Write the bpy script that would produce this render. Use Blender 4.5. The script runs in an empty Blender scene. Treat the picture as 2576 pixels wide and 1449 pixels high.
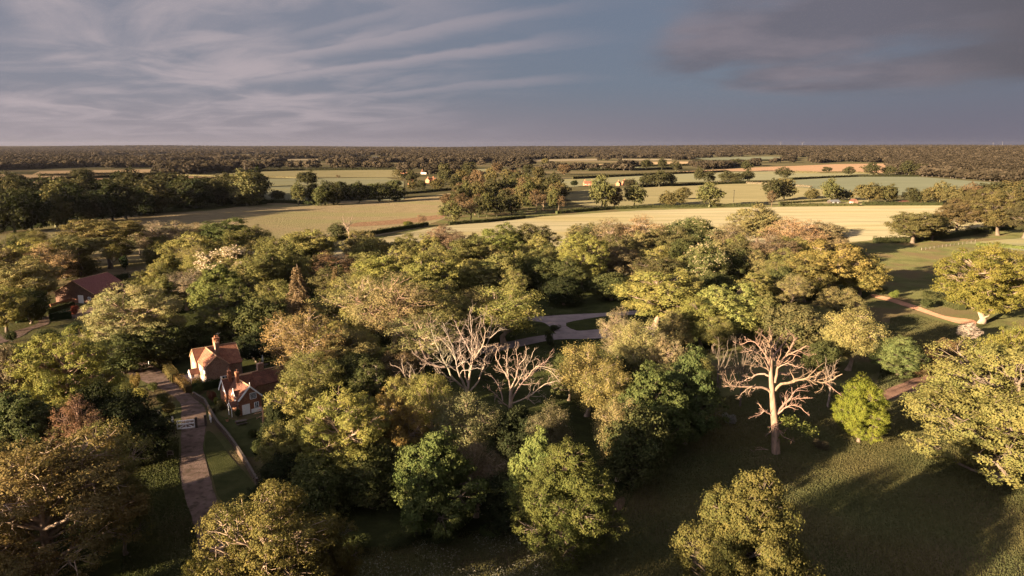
# Drone view over a wooded park with two cottages, a gravel drive, dead oaks and fields to the horizon
VEIL = (.40, .42, .56); EXPO = 2.7; HAZE = 1.5e-5
SKY_TINT = (.28, .28, .29); SKY_BLUE = (.51, .595, .81); SKY_MIX = .88
HOR_L = (1.06, .92, .99); HOR_R = (.56, .51, .64)
CLOUD_L = (1.52, 1.30, 1.36); CLOUD_R = (1.0, .88, 1.02)
GREY_D = (.47, .42, .50); GREY_L = (.78, .64, .71); GREY_DD = (.36, .31, .34)
BANDS = [(5.75, .60, -17, -5.2, .7), (7.35, .80, -17, -6.6, .75), (11.5, 1.4, -26, -10, .5), (4.7, .4, -10, -3.5, .4)]
SHADE = [(-52, 30, 19, 12), (-30, 26, 21, 15), (-12, 34, 19, 13), (4, 24, 21, 14), (22, 34, 17, 12), (38, 20, 20, 13), (-66, 52, 20, 14), (-84, 66, 20, 14), (-100, 84, 19, 14), (-20, 12, 20, 14), (-73, 33, 21, 12), (-92, 50, 21, 15), (-26, 50, 15, 9), (-16, 46, 15, 8.5), (-6, 50, 15, 8), (5, 46, 15, 8.5), (16, 50, 14, 8), (27, 46, 15, 8.5), (38, 49, 14, 8), (50, 45, 15, 8.5), (60, 34, 17, 9), (72, 45, 15, 9), (-27, 37, 22.5, 9), (-20, 31, 23, 8), (-35, 41, 17, 8)]
STRIPS = [[(560, 389.5), (705, 388.5), (705, 391.5), (560, 393)], [(250, 391.5), (420, 390), (425, 393), (250, 395)], [(890, 398), (1000, 396.5), (1005, 400), (890, 402)], [(1340, 402), (1500, 400), (1505, 404), (1345, 406)], [(1560, 401), (1690, 400), (1690, 403), (1560, 404.5)], [(720, 401), (800, 400), (800, 403.5), (720, 404.5)]]
import bpy, math, random
import numpy as np
from math import radians, sin, cos, pi

S = bpy.context.scene
COL = S.collection
K = 50 / 45.0
F = 1773.0; CX = 1288.0; CY = 724.5; PIT = radians(11.46); HC = 50.0
cP, sP = cos(PIT), sin(PIT)

# ------------------------------------------------------------------ terrain
def sstep(a, b, x):
    t = np.clip((x - a) / (b - a), 0, 1); return t * t * (3 - 2 * t)

def gz(x, y):
    x = np.asarray(x, float); y = np.asarray(y, float)
    right = 25 * sstep(1500, 3300, y) * sstep(500, 1900, x)
    far = sstep(6000, 9500, y) * (16 + 14 * sstep(0, 4500, x) + 5 * np.sin(x / 900.0) + 4 * np.sin(x / 410.0 + 1) + 6 * sstep(-500, -4500, x))
    mid = sstep(3500, 6000, y) * (2 + 3 * np.sin(x / 700.0 + 2))
    return right * (1 - sstep(5000, 7500, y) * 0.6) + far + mid

def ray(px, py):
    u = (px - CX) / F; v = (CY - py) / F
    return (u, cP + v * sP, -sP + v * cP)

def at(px, py, z=0.0):
    d = ray(px, py); t = (z - HC) / d[2]
    return (d[0] * t, d[1] * t, z)

def depth(x, y, z):
    return y * cP - (z - HC) * sP

# ------------------------------------------------------------------ tags
def tag(o, label=None, cat=None, group=None, kind=None):
    if label: o['label'] = label
    if cat: o['category'] = cat
    if group: o['group'] = group
    if kind: o['kind'] = kind
    return o

def link(name, me, parent=None, loc=None):
    o = bpy.data.objects.new(name, me); COL.objects.link(o)
    if parent: o.parent = parent
    if loc is not None: o.location = loc
    return o

def empty(name, loc, rz=0.0):
    o = bpy.data.objects.new(name, None); COL.objects.link(o)
    o.location = loc; o.rotation_euler = (0, 0, rz); o.empty_display_size = 0.5
    return o

# ------------------------------------------------------------------ mesh from arrays
class MB:
    """collects vertices and faces (quads/tris/ngons), one material index and one tint per face"""
    def __init__(s): s.V = []; s.F = []; s.n = 0; s.M = []; s.T = []
    def quads(s, V, mat=0, tint=None):          # V: (n,4,3)
        n = len(V)
        if n == 0: return
        s.V.append(V.reshape(-1, 3)); s.F.append((np.arange(n * 4).reshape(n, 4) + s.n)); s.n += n * 4
        s.M.append(np.full(n, mat)); s.T.append(np.full(n, .5) if tint is None else tint)
    def grid(s, V, Fq, mat=0, tint=None):       # V (m,3), Fq (k,4)
        s.V.append(V); s.F.append(np.asarray(Fq) + s.n); s.n += len(V)
        s.M.append(np.full(len(Fq), mat)); s.T.append(np.full(len(Fq), .5) if tint is None else tint)
    def box(s, c, d, rz=0.0, mat=0, tint=.5, tilt=None):
        x, y, z = np.array(d) / 2.0
        v = np.array([[-x, -y, -z], [x, -y, -z], [x, y, -z], [-x, y, -z], [-x, -y, z], [x, -y, z], [x, y, z], [-x, y, z]])
        if tilt is not None:
            v = v @ np.array(tilt).T
        R = np.array([[cos(rz), -sin(rz), 0], [sin(rz), cos(rz), 0], [0, 0, 1]])
        v = v @ R.T + np.array(c)
        s.grid(v, [[0, 3, 2, 1], [4, 5, 6, 7], [0, 1, 5, 4], [1, 2, 6, 5], [2, 3, 7, 6], [3, 0, 4, 7]], mat, np.full(6, tint))
    def bar(s, p, q, w, h=None, mat=0):
        p = np.array(p, float); q = np.array(q, float); h = h or w
        d = q - p; L = np.linalg.norm(d); d /= L
        up = np.array([0, 0, 1.0]) if abs(d[2]) < .95 else np.array([1.0, 0, 0])
        a = np.cross(d, up); a /= np.linalg.norm(a); b = np.cross(a, d)
        v = []
        for e in (p, q):
            for (i, j) in ((-1, -1), (1, -1), (1, 1), (-1, 1)): v.append(e + a * i * w / 2 + b * j * h / 2)
        s.grid(np.array(v), [[0, 1, 2, 3], [7, 6, 5, 4], [0, 4, 5, 1], [1, 5, 6, 2], [2, 6, 7, 3], [3, 7, 4, 0]], mat)
    def tube(s, P, r, k=6, mat=0, tint=.5):
        P = np.asarray(P, float); n = len(P); r = np.broadcast_to(r, (n,))
        T = np.gradient(P, axis=0); T /= (np.linalg.norm(T, axis=1)[:, None] + 1e-9)
        ref = np.array([0.31, 0.17, 0.93]) if abs(T[:, 2]).mean() < .8 else np.array([.95, .2, .1])
        A = np.cross(T, ref); A /= (np.linalg.norm(A, axis=1)[:, None] + 1e-9); B = np.cross(T, A)
        th = np.linspace(0, 2 * pi, k, endpoint=False)
        V = P[:, None, :] + r[:, None, None] * (np.cos(th)[None, :, None] * A[:, None, :] + np.sin(th)[None, :, None] * B[:, None, :])
        i = np.arange(n - 1)[:, None] * k; j = np.arange(k)[None, :]; j2 = (j + 1) % k
        Fq = np.stack([i + j, i + j2, i + k + j2, i + k + j], -1).reshape(-1, 4)
        s.grid(V.reshape(-1, 3), Fq, mat, np.full(len(Fq), tint))
    def mesh(s, name, mats, smooth=False):
        me = bpy.data.meshes.new(name)
        V = np.concatenate(s.V).astype(np.float32)
        Fq = np.concatenate(s.F).astype(np.int32)
        M = np.concatenate(s.M).astype(np.int32); T = np.concatenate(s.T).astype(np.float32)
        me.vertices.add(len(V)); me.vertices.foreach_set('co', V.ravel())
        me.loops.add(Fq.size); me.loops.foreach_set('vertex_index', Fq.ravel())
        me.polygons.add(len(Fq)); me.polygons.foreach_set('loop_start', np.arange(0, Fq.size, 4, dtype=np.int32))
        if len(mats) > 1: me.polygons.foreach_set('material_index', M)
        me.polygons.foreach_set('use_smooth', np.full(len(Fq), smooth))
        at_ = me.attributes.new('tint', 'FLOAT', 'FACE'); at_.data.foreach_set('value', T)
        for m in mats: me.materials.append(m)
        me.update(calc_edges=True); me.validate()
        return me

def poly_mesh(name, V, Fs, mats, mi=None):
    me = bpy.data.meshes.new(name); me.from_pydata([tuple(v) for v in V], [], [tuple(f) for f in Fs])
    for m in mats: me.materials.append(m)
    if mi: me.polygons.foreach_set('material_index', mi)
    me.update(); return me

# ------------------------------------------------------------------ materials
def new_mat(name):
    m = bpy.data.materials.new(name); m.use_nodes = True; nt = m.node_tree; nt.nodes.clear()
    out = nt.nodes.new('ShaderNodeOutputMaterial')
    return m, nt, out
def N(nt, t, **kw):
    n = nt.nodes.new(t)
    for k, v in kw.items():
        if k.startswith('i_'):
            key = k[2:]; key = int(key) if key.isdigit() else key.replace('_', ' ')
            n.inputs[key].default_value = v
        else: setattr(n, k, v)
    return n
def MIX(nt, a, b, fac, mode='MIX'):
    n = nt.nodes.new('ShaderNodeMix'); n.data_type = 'RGBA'; n.blend_type = mode
    for sock, val in ((n.inputs[0], fac), (n.inputs[6], a), (n.inputs[7], b)):
        if hasattr(val, 'is_output'): nt.links.new(val, sock)
        elif isinstance(val, (int, float)): sock.default_value = val
        else: sock.default_value = tuple(val) + ((1,) if len(val) == 3 else ())
    return n.outputs[2]
def RAMP(nt, fac, stops):
    n = nt.nodes.new('ShaderNodeValToRGB'); nt.links.new(fac, n.inputs[0]); e = n.color_ramp.elements
    while len(e) < len(stops): e.new(.5)
    for i, (p, c) in enumerate(stops):
        e[i].position = p; e[i].color = tuple(c) + ((1,) if len(c) == 3 else ()) if not isinstance(c, (int, float)) else (c, c, c, 1)
    return n.outputs[0]
def MATH(nt, op, a, b=None, c=None, clamp=False):
    n = nt.nodes.new('ShaderNodeMath'); n.operation = op; n.use_clamp = clamp
    for i, v in enumerate((a, b, c)):
        if v is None: continue
        if hasattr(v, 'is_output'): nt.links.new(v, n.inputs[i])
        else: n.inputs[i].default_value = v
    return n.outputs[0]

def foliage_mat(name, trans=.22, base=None):
    m, nt, out = new_mat(name)
    oi = N(nt, 'ShaderNodeObjectInfo')
    atr = N(nt, 'ShaderNodeAttribute', attribute_name='tint')
    col = oi.outputs['Color']
    if base is not None:
        col = MIX(nt, base[0], base[1], oi.outputs['Random'])
    # leaf to leaf variation in hue and value
    warm = MIX(nt, (.84, .94, .92), (1.24, 1.12, 1.10), atr.outputs['Fac'] if base is None else MATH(nt, 'MULTIPLY_ADD', atr.outputs['Fac'], .35, .32))
    col = MIX(nt, col, warm, 1.0, 'MULTIPLY')
    val = MATH(nt, 'MULTIPLY_ADD', oi.outputs['Random'], .24, .92)
    vv = N(nt, 'ShaderNodeCombineColor'); [nt.links.new(val, vv.inputs[i]) for i in range(3)]
    col = MIX(nt, col, vv.outputs[0], 1.0, 'MULTIPLY')
    d = N(nt, 'ShaderNodeBsdfDiffuse'); t = N(nt, 'ShaderNodeBsdfTranslucent')
    nt.links.new(col, d.inputs[0])
    tc = MIX(nt, col, (1.05, 1.1, .75), 1.0, 'MULTIPLY'); nt.links.new(tc, t.inputs[0])
    mx = N(nt, 'ShaderNodeMixShader'); mx.inputs[0].default_value = trans
    nt.links.new(d.outputs[0], mx.inputs[1]); nt.links.new(t.outputs[0], mx.inputs[2])
    nt.links.new(mx.outputs[0], out.inputs[0])
    return m

def bark_mat():
    m, nt, out = new_mat('bark')
    oi = N(nt, 'ShaderNodeObjectInfo'); tc = N(nt, 'ShaderNodeTexCoord')
    nz = N(nt, 'ShaderNodeTexNoise', i_Scale=3.0, i_Detail=5.0)
    mp = N(nt, 'ShaderNodeMapping'); mp.inputs['Scale'].default_value = (1, 1, .3)
    nt.links.new(tc.outputs['Object'], mp.inputs[0]); nt.links.new(mp.outputs[0], nz.inputs[0])
    f = RAMP(nt, nz.outputs[0], [(.3, (.55, .52, .5)), (.55, (1, 1, 1)), (.75, (1.25, 1.2, 1.15))])
    col = MIX(nt, oi.outputs['Color'], f, 1.0, 'MULTIPLY')
    b = N(nt, 'ShaderNodeBsdfPrincipled'); b.inputs['Roughness'].default_value = .85
    nt.links.new(col, b.inputs[0])
    bp = N(nt, 'ShaderNodeBump'); bp.inputs[0].default_value = .5; bp.inputs[1].default_value = .05
    nt.links.new(nz.outputs[0], bp.inputs['Height']); nt.links.new(bp.outputs[0], b.inputs['Normal'])
    nt.links.new(b.outputs[0], out.inputs[0]); return m

def surf(name, stops, scale=.2, detail=6.0, stretch=(1, 1, 1), rot=0.0, bump=.0, bscale=4.0, rough=.9, rows=None, second=None):
    """rough surface with two noise scales; stops are (position, colour); rows=(spacing, angle, amount) draws drilled lines"""
    m, nt, out = new_mat(name)
    geo = N(nt, 'ShaderNodeNewGeometry')
    mp = N(nt, 'ShaderNodeMapping'); mp.inputs['Scale'].default_value = stretch; mp.inputs['Rotation'].default_value = (0, 0, rot)
    nt.links.new(geo.outputs['Position'], mp.inputs[0])
    n1 = N(nt, 'ShaderNodeTexNoise', i_Scale=scale, i_Detail=detail, i_Roughness=.65)
    nt.links.new(mp.outputs[0], n1.inputs[0])
    col = RAMP(nt, n1.outputs[0], stops)
    if second:
        n2 = N(nt, 'ShaderNodeTexNoise', i_Scale=second[0], i_Detail=3.0); nt.links.new(mp.outputs[0], n2.inputs[0])
        f = RAMP(nt, n2.outputs[0], [(second[2], 0.0), (second[3], 1.0)])
        col = MIX(nt, col, second[1], f)
    if rows:
        mr = N(nt, 'ShaderNodeMapping'); mr.inputs['Rotation'].default_value = (0, 0, rows[1])
        nt.links.new(geo.outputs['Position'], mr.inputs[0])
        w = N(nt, 'ShaderNodeTexWave', i_Scale=.31416 / rows[0], i_Distortion=1.6, i_Detail=2.0)
        w.inputs['Detail Scale'].default_value = .3
        nt.links.new(mr.outputs[0], w.inputs[0])
        f = RAMP(nt, w.outputs['Fac'], [(rows[3] if len(rows) > 3 else .0, 1.0), ((rows[3] if len(rows) > 3 else 0) + .12, 0.0)])
        f = MATH(nt, 'MULTIPLY', f, rows[2])
        col = MIX(nt, col, (.03, .035, .015), f)
    b = N(nt, 'ShaderNodeBsdfDiffuse'); b.inputs['Roughness'].default_value = .6
    nt.links.new(col, b.inputs[0])
    if bump:
        n3 = N(nt, 'ShaderNodeTexNoise', i_Scale=bscale, i_Detail=4.0); nt.links.new(geo.outputs['Position'], n3.inputs[0])
        bp = N(nt, 'ShaderNodeBump'); bp.inputs[0].default_value = 1.0; bp.inputs[1].default_value = bump
        nt.links.new(n3.outputs[0], bp.inputs['Height']); nt.links.new(bp.outputs[0], b.inputs['Normal'])
    nt.links.new(b.outputs[0], out.inputs[0]); return m

def plain(name, col, rough=.7, noise=.25, nscale=6.0, spec=.3):
    m, nt, out = new_mat(name)
    tc = N(nt, 'ShaderNodeTexCoord'); nz = N(nt, 'ShaderNodeTexNoise', i_Scale=nscale, i_Detail=5.0); nt.links.new(tc.outputs['Object'], nz.inputs[0])
    f = RAMP(nt, nz.outputs[0], [(.3, (1 - noise,) * 3), (.7, (1 + noise,) * 3)])
    c = MIX(nt, col, f, 1.0, 'MULTIPLY')
    b = N(nt, 'ShaderNodeBsdfPrincipled'); b.inputs['Roughness'].default_value = rough; b.inputs['Specular IOR Level'].default_value = spec
    nt.links.new(c, b.inputs[0]); nt.links.new(b.outputs[0], out.inputs[0]); return m

def tiled(name, c1, c2, c3, row=.3, kind='tile'):
    """rows of pantiles or brick courses in the object's own space, with weathering"""
    m, nt, out = new_mat(name)
    tc = N(nt, 'ShaderNodeTexCoord')
    nz = N(nt, 'ShaderNodeTexNoise', i_Scale=1.1, i_Detail=7.0, i_Roughness=.7); nt.links.new(tc.outputs['Object'], nz.inputs[0])
    nf = N(nt, 'ShaderNodeTexNoise', i_Scale=7.0, i_Detail=3.0); nt.links.new(tc.outputs['Object'], nf.inputs[0])
    col = RAMP(nt, nz.outputs[0], [(.3, c1), (.5, c2), (.72, c3)])
    spk = RAMP(nt, nf.outputs[0], [(.35, (.6, .6, .6)), (.5, (1, 1, 1)), (.68, (1.3, 1.25, 1.2))])
    col = MIX(nt, col, spk, 1.0, 'MULTIPLY')
    b = N(nt, 'ShaderNodeBsdfPrincipled'); b.inputs['Roughness'].default_value = .85; b.inputs['Specular IOR Level'].default_value = .2
    sep = N(nt, 'ShaderNodeSeparateXYZ'); nt.links.new(tc.outputs['Object'], sep.inputs[0])
    fr = MATH(nt, 'FRACT', MATH(nt, 'DIVIDE', sep.outputs[2], row))
    ln = RAMP(nt, fr, [(0.0, (.55, .55, .55)), (.22, (1, 1, 1))])
    col = MIX(nt, col, ln, .8 if kind == 'tile' else .35, 'MULTIPLY')
    nt.links.new(col, b.inputs[0])
    bp = N(nt, 'ShaderNodeBump'); bp.inputs[0].default_value = .8; bp.inputs[1].default_value = .06
    nt.links.new(MATH(nt, 'ADD', fr, nf.outputs[0]), bp.inputs['Height']); nt.links.new(bp.outputs[0], b.inputs['Normal'])
    nt.links.new(b.outputs[0], out.inputs[0]); return m

LEAF = foliage_mat('leaf')
LEAF_FAR = foliage_mat('leaf_far', .12, ((.026, .0215, .0145), (.052, .041, .028)))
PETAL = foliage_mat('petal', .2)
BARK = bark_mat()
M = {
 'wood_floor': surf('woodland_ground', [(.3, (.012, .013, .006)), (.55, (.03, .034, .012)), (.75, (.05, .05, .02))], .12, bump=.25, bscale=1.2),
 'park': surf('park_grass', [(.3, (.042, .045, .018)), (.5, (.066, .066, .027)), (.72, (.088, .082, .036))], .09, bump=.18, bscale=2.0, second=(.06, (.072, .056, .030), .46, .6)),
 'pasture': surf('rough_pasture', [(.3, (.105, .083, .048)), (.5, (.14, .11, .064)), (.7, (.17, .135, .08))], .22, stretch=(.5, 1.3, 1), bump=.5, bscale=.8, second=(.02, (.125, .112, .055), .45, .65)),
 'barley': surf('crop_barley', [(.3, (.132, .116, .07)), (.5, (.16, .14, .088)), (.7, (.185, .16, .10))], .05, stretch=(.35, 1.6, 1), rot=.0, bump=.12, bscale=1.5, rows=(23.0, -.12 + pi / 2, .3), second=(.012, (.15, .125, .06), .5, .68)),
 'green_crop': surf('crop_green', [(.3, (.08, .08, .05)), (.55, (.098, .096, .062)), (.75, (.115, .11, .07))], .03, stretch=(.4, 1.5, 1), bump=.1, bscale=1.0, rows=(22.0, .06 + pi / 2, .4), second=(.010, (.11, .098, .05), .5, .7)),
 'blue_crop': surf('crop_bluegreen', [(.3, (.058, .062, .043)), (.55, (.068, .072, .05)), (.75, (.08, .082, .055))], .02, stretch=(.4, 1.5, 1)),
 'tan': surf('field_tan', [(.3, (.14, .10, .06)), (.5, (.175, .125, .075)), (.7, (.20, .145, .09))], .02, stretch=(.4, 1.6, 1)),
 'pink': surf('field_bare_soil', [(.3, (.12, .078, .05)), (.5, (.14, .09, .058)), (.7, (.16, .105, .068))], .03, stretch=(.4, 1.6, 1)),
 'olive_field': surf('field_olive', [(.3, (.085, .076, .042)), (.5, (.105, .092, .05)), (.7, (.125, .108, .06))], .03, stretch=(.4, 1.6, 1), bump=.2, bscale=.6),
 'far_ground': surf('far_ground', [(.35, (.03, .028, .015)), (.52, (.045, .04, .022)), (.66, (.09, .07, .042))], .0016, detail=3.0, stretch=(.5, 2.2, 1)),
 'gravel': surf('gravel', [(.3, (.085, .058, .048)), (.5, (.12, .084, .070)), (.7, (.155, .112, .095))], .35, bump=.05, bscale=9.0, second=(.9, (.07, .052, .038), .48, .66)),
 'tarmac': surf('old_tarmac', [(.3, (.12, .098, .095)), (.5, (.165, .135, .13)), (.7, (.20, .165, .155))], .3, bump=.03, bscale=8.0),
 'red_path': surf('red_gravel', [(.3, (.20, .105, .065)), (.5, (.25, .135, .085)), (.7, (.29, .17, .11))], .5, bump=.04, bscale=8.0),
 'dirt': surf('bare_dirt', [(.3, (.075, .045, .033)), (.5, (.11, .066, .048)), (.7, (.14, .088, .064))], .4, bump=.08, bscale=5.0),
 'heath': surf('rusty_rush', [(.3, (.09, .058, .034)), (.5, (.135, .082, .05)), (.7, (.18, .12, .07))], .3, bump=.4, bscale=1.5),
 'lawn': surf('mown_lawn', [(.3, (.026, .030, .012)), (.5, (.038, .041, .016)), (.7, (.052, .053, .022))], .35, bump=.06, bscale=5.0),
 'roof': tiled('clay_pantile', (.11, .05, .034), (.21, .085, .05), (.28, .14, .08), .28),
 'roof_dark': tiled('weathered_pantile', (.075, .035, .026), (.125, .055, .038), (.20, .085, .055), .28),
 'roof_barn': tiled('dark_red_pantile', (.13, .045, .04), (.17, .06, .05), (.20, .075, .06), .3),
 'brick': tiled('buff_brick', (.26, .15, .105), (.34, .21, .15), (.40, .26, .19), .15, 'brick'),
 'brick_red': tiled('red_brick', (.24, .10, .06), (.34, .15, .085), (.42, .22, .13), .15, 'brick'),
 'ridge': plain('ridge_tile', (.40, .24, .13), .8),
 'white': plain('white_paint', (.78, .77, .74), .5, .06),
 'glass': plain('dark_glass', (.02, .025, .03), .12, .1, spec=.6),
 'timber': plain('dark_timber', (.06, .045, .035), .85, .3),
 'grey_timber': plain('grey_timber', (.22, .18, .15), .85, .3),
 'fabric': plain('pale_fabric', (.55, .55, .52), .8, .05),
 'pot': plain('terracotta', (.38, .17, .09), .8, .15),
 'lead': plain('lead_grey', (.12, .12, .12), .6, .2),
 'bark_far': plain('far_bark', (.045, .035, .026)),
 'coping': plain('stone_coping', (.06, .046, .036), .85),
 'wall_brick': tiled('shaded_wall_brick', (.055, .037, .027), (.085, .057, .04), (.115, .08, .058), .15, 'brick'),  # brick darkened so the garden wall's shade sits in its colour
 'strip': surf('pale_far_field', [(.3, (.10, .085, .06)), (.7, (.14, .115, .08))], .01),
 'brick_barn': tiled('shaded_red_brick', (.10, .055, .042), (.14, .08, .058), (.18, .105, .08), .15, 'brick'),  # darker red brick: shade on the barn wall put into the colour
 'metal': plain('pale_metal', (.11, .105, .11), .5, .05),
 'plaster': plain('cream_plaster', (.36, .33, .29), .8, .1),
}
# ------------------------------------------------------------------ tree makers
def fib(n, rng, jit=.35):
    i = np.arange(n) + .5
    ph = np.arccos(1 - 2 * i / n); th = pi * (1 + 5 ** .5) * i + rng.uniform(0, 6.28)
    d = np.stack([np.cos(th) * np.sin(ph), np.sin(th) * np.sin(ph), np.cos(ph)], 1) + rng.normal(0, jit / np.sqrt(n), (n, 3))
    return d / np.linalg.norm(d, axis=1)[:, None]

def unit(v): return v / (np.linalg.norm(v, axis=-1, keepdims=True) + 1e-9)

def leaves(mb, pos, nrm, size, rng, mat=0, tint=None, asp=.62):
    n = len(pos)
    if n == 0: return
    nrm = unit(nrm)
    a = unit(np.cross(nrm, rng.normal(0, 1, (n, 3)))); b = np.cross(nrm, a)
    L = (size * rng.uniform(.5, 1.5, n))[:, None]
    a = a * L * .5; b = b * L * .5 * asp
    fold = nrm * L * .12
    Q = np.stack([pos - a, pos - b * 1.0 + fold, pos + a, pos + b + fold], 1)
    mb.quads(Q, mat, rng.uniform(0, 1, n) if tint is None else tint)

def curve(p, q, rng, bend=.15, n=6, sag=0.0):
    p = np.asarray(p, float); q = np.asarray(q, float); t = np.linspace(0, 1, n)[:, None]
    L = np.linalg.norm(q - p); off = rng.normal(0, bend * L, 3); off[2] = abs(off[2]) * .4 + sag * L
    P = p + (q - p) * t + off * (t * (1 - t) * 2)
    P[1:-1] += rng.normal(0, .02 * L, (n - 2, 3)); return P

def broadleaf(seed, H=14, R=6, cb=.2, nl=18, lr=.36, ncl=14, per=60, leaf=.34, clr=.8, keep=.9, prof='round', inner=.5, limbr=1.0, twigs=True, up=.3, flat=.6, trunk_r=None, single=False, upright=0.0, lowskirt=.75, ltex=None):
    rng = np.random.default_rng(seed)
    tb = MB(); cbm = tb if single else MB(); lm = 1 if single else 0
    cz = H * (1 + cb) / 2; ax = H * (1 - cb) / 2
    tr = trunk_r or .028 * H
    D = fib(nl, rng, 1.0); D = D[D[:, 2] > -lowskirt]
    lob = []
    for d in D:
        k = rng.uniform(.78, 1.12)
        xy = R * (1 - lr * .8); zz = ax * (1 - lr * .75)
        if prof == 'egg': xy *= np.interp(d[2], [-1, -.4, .3, 1], [.95, 1.08, .85, .45])
        if prof == 'flat': zz *= .8
        if prof == 'vase': xy *= np.interp(d[2], [-1, 0, .6, 1], [.5, .85, 1.12, .9])
        c = np.array([d[0] * xy * k, d[1] * xy * k, cz + d[2] * zz * k]); lob.append((c, d, lr * R * rng.uniform(.62, 1.32)))
    nin = int(nl * inner)
    for i in range(nin):
        d = unit(rng.normal(0, 1, 3)); k = rng.uniform(.25, .6)
        c = np.array([d[0] * R * k, d[1] * R * k, cz + d[2] * ax * k]); lob.append((c, d, lr * R * rng.uniform(.8, 1.2)))
    # trunk
    th = cz + ax * .25
    tp = curve((0, 0, -.3), (rng.normal(0, .3), rng.normal(0, .3), th), rng, .03, 9)
    tt = np.linspace(0, 1, 9); rad = tr * (1 - .72 * tt) * (1 + .55 * np.exp(-tt * 14))
    tb.tube(tp, rad, 9, 0)
    allp = []; alln = []; allt = []
    for (c, d, r) in lob:
        hz = np.clip((c[2] - .45 * math.hypot(c[0], c[1])) / th, cb * .75, .96) if not upright else np.clip(c[2] / th * .5, cb, .9)
        i0 = tp[int(hz * 8)]
        lim = curve(i0, c, rng, .14, 7, -.05)
        rl = max(.05, tr * .42 * limbr * rng.uniform(.7, 1.2))
        tb.tube(lim, np.linspace(rl, rl * .3, 7), 5, 0)
        cd = fib(ncl, rng, .8)
        out = unit(c - np.array([0, 0, cz - ax * .35]))
        cd = cd[(cd @ out > -.5)]
        cd = cd[rng.uniform(0, 1, len(cd)) < keep]
        bt = rng.normal(.5, .13)
        for e in cd:
            rr = r * rng.uniform(.72, 1.12)
            p = c + e * rr * np.array([1, 1, .85])
            if p[2] < .4: continue
            if twigs:
                tw = curve(lim[rng.integers(3, 7)], p, rng, .16, 4)
                tb.tube(tw, np.linspace(rl * .3, rl * .09 + .008, 4), 3, 0)
            n = max(4, int(per * rng.uniform(.6, 1.35)))
            q = rng.normal(0, 1, (n, 3)) * np.array([1, 1, flat]) * clr * .55 * rng.uniform(.75, 1.3)
            allp.append(p + q); alln.append(unit(q * .9 + e * .55) + rng.normal(0, .4, (n, 3)) + np.array([0, 0, up]))
            allt.append(np.clip(bt + rng.normal(0, .12) + rng.normal(0, .2, n), 0, 1))
    P = np.concatenate(allp); leaves(cbm, P, np.concatenate(alln), leaf, rng, lm, np.concatenate(allt))
    nm = 'broadleaf'
    if single: return (tb.mesh(nm, [BARK, ltex or LEAF], False), None, H, R)
    return (tb.mesh(nm + '_trunk', [BARK], True), cbm.mesh(nm + '_crown', [LEAF]), H, R)

def conifer(seed, H=18, R=4.2, leaf=.34, single=False, dens=1.0):
    rng = np.random.default_rng(seed); tb = MB(); cm = tb if single else MB(); lm = 1 if single else 0
    P = curve((0, 0, -.3), (.1, .1, H), rng, .006, 10); tb.tube(P, np.linspace(.33, .04, 10), 7, 0)
    pos = []; nr = []; tn = []
    z = 1.6
    while z < H - .5:
        t = (z - 1.2) / (H - 1.2); L = R * (1 - t) ** .85 * rng.uniform(.8, 1.15) + .25
        nb = int(6 + 5 * (1 - t))
        a0 = rng.uniform(0, 6.28)
        for i in range(nb):
            a = a0 + i * 6.283 / nb + rng.normal(0, .2); l = L * rng.uniform(.7, 1.15)
            s = np.linspace(0, 1, 6)[:, None]; dirv = np.array([cos(a), sin(a), 0])
            bp = np.array([0, 0, z]) + dirv * l * s + np.array([0, 0, 1]) * (l * (.12 * s - .38 * s * s))
            tb.tube(bp, np.linspace(.05 * (1 - t) + .02, .008, 6), 3, 0)
            n = int(26 * l * dens) + 8; u = rng.uniform(.15, 1.02, n)
            base = np.array([0, 0, z]) + dirv * l * u[:, None] + np.array([0, 0, 1]) * (l * (.12 * u - .38 * u * u))[:, None]
            side = np.cross(dirv, [0, 0, 1]); w = (.32 * l * (1.05 - u))[:, None]
            base = base + side * rng.uniform(-1, 1, (n, 1)) * w + np.array([0, 0, -1]) * rng.uniform(-.05, .22, (n, 1)) * (1 + .3 * l)
            pos.append(base); nr.append(rng.normal(0, .5, (n, 3)) + np.array([0, 0, .6]) + dirv * .5); tn.append(np.clip(rng.normal(.5, .2, n), 0, 1))
        z += .42 + .28 * (1 - t)
    leaves(cm, np.concatenate(pos), np.concatenate(nr), leaf, rng, lm, np.concatenate(tn), .4)
    if single: return (tb.mesh('conifer', [BARK, LEAF]), None, H, R)
    return (tb.mesh('conifer_trunk', [BARK], True), cm.mesh('conifer_crown', [LEAF]), H, R)

def bush(seed, H=3, R=2.2, leaf=.24, n=2600, lumps=9):
    """low rounded shrub: several stems and leaf masses right down to the ground; one mesh"""
    rng = np.random.default_rng(seed); tb = MB()
    pos = []; nr = []; tn = []
    for i in range(lumps):
        a = rng.uniform(0, 6.28); q = rng.uniform(0, .62) * R
        c = np.array([cos(a) * q, sin(a) * q, H * rng.uniform(.3, .68)]); r = R * rng.uniform(.32, .5)
        tb.tube(curve((c[0] * .2, c[1] * .2, -.1), c + np.array([0, 0, r * .6]), rng, .1, 5), np.linspace(.05, .015, 5), 4, 0)
        m = n // lumps; d = unit(rng.normal(0, 1, (m, 3))); k = rng.uniform(.55, 1.08, (m, 1)) ** .6
        p = c + d * k * np.array([r, r, r * H / R * .75]); p[:, 2] = np.abs(p[:, 2]) + .03
        p[:, 2] = np.minimum(p[:, 2], H * 1.03)
        pos.append(p); nr.append(d + rng.normal(0, .5, (m, 3)) + np.array([0, 0, .3])); tn.append(np.clip(rng.normal(.5, .22, m), 0, 1))
    leaves(tb, np.concatenate(pos), np.concatenate(nr), leaf, rng, 1, np.concatenate(tn))
    return (tb.mesh('bush', [BARK, LEAF]), None, H, R)

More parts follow.
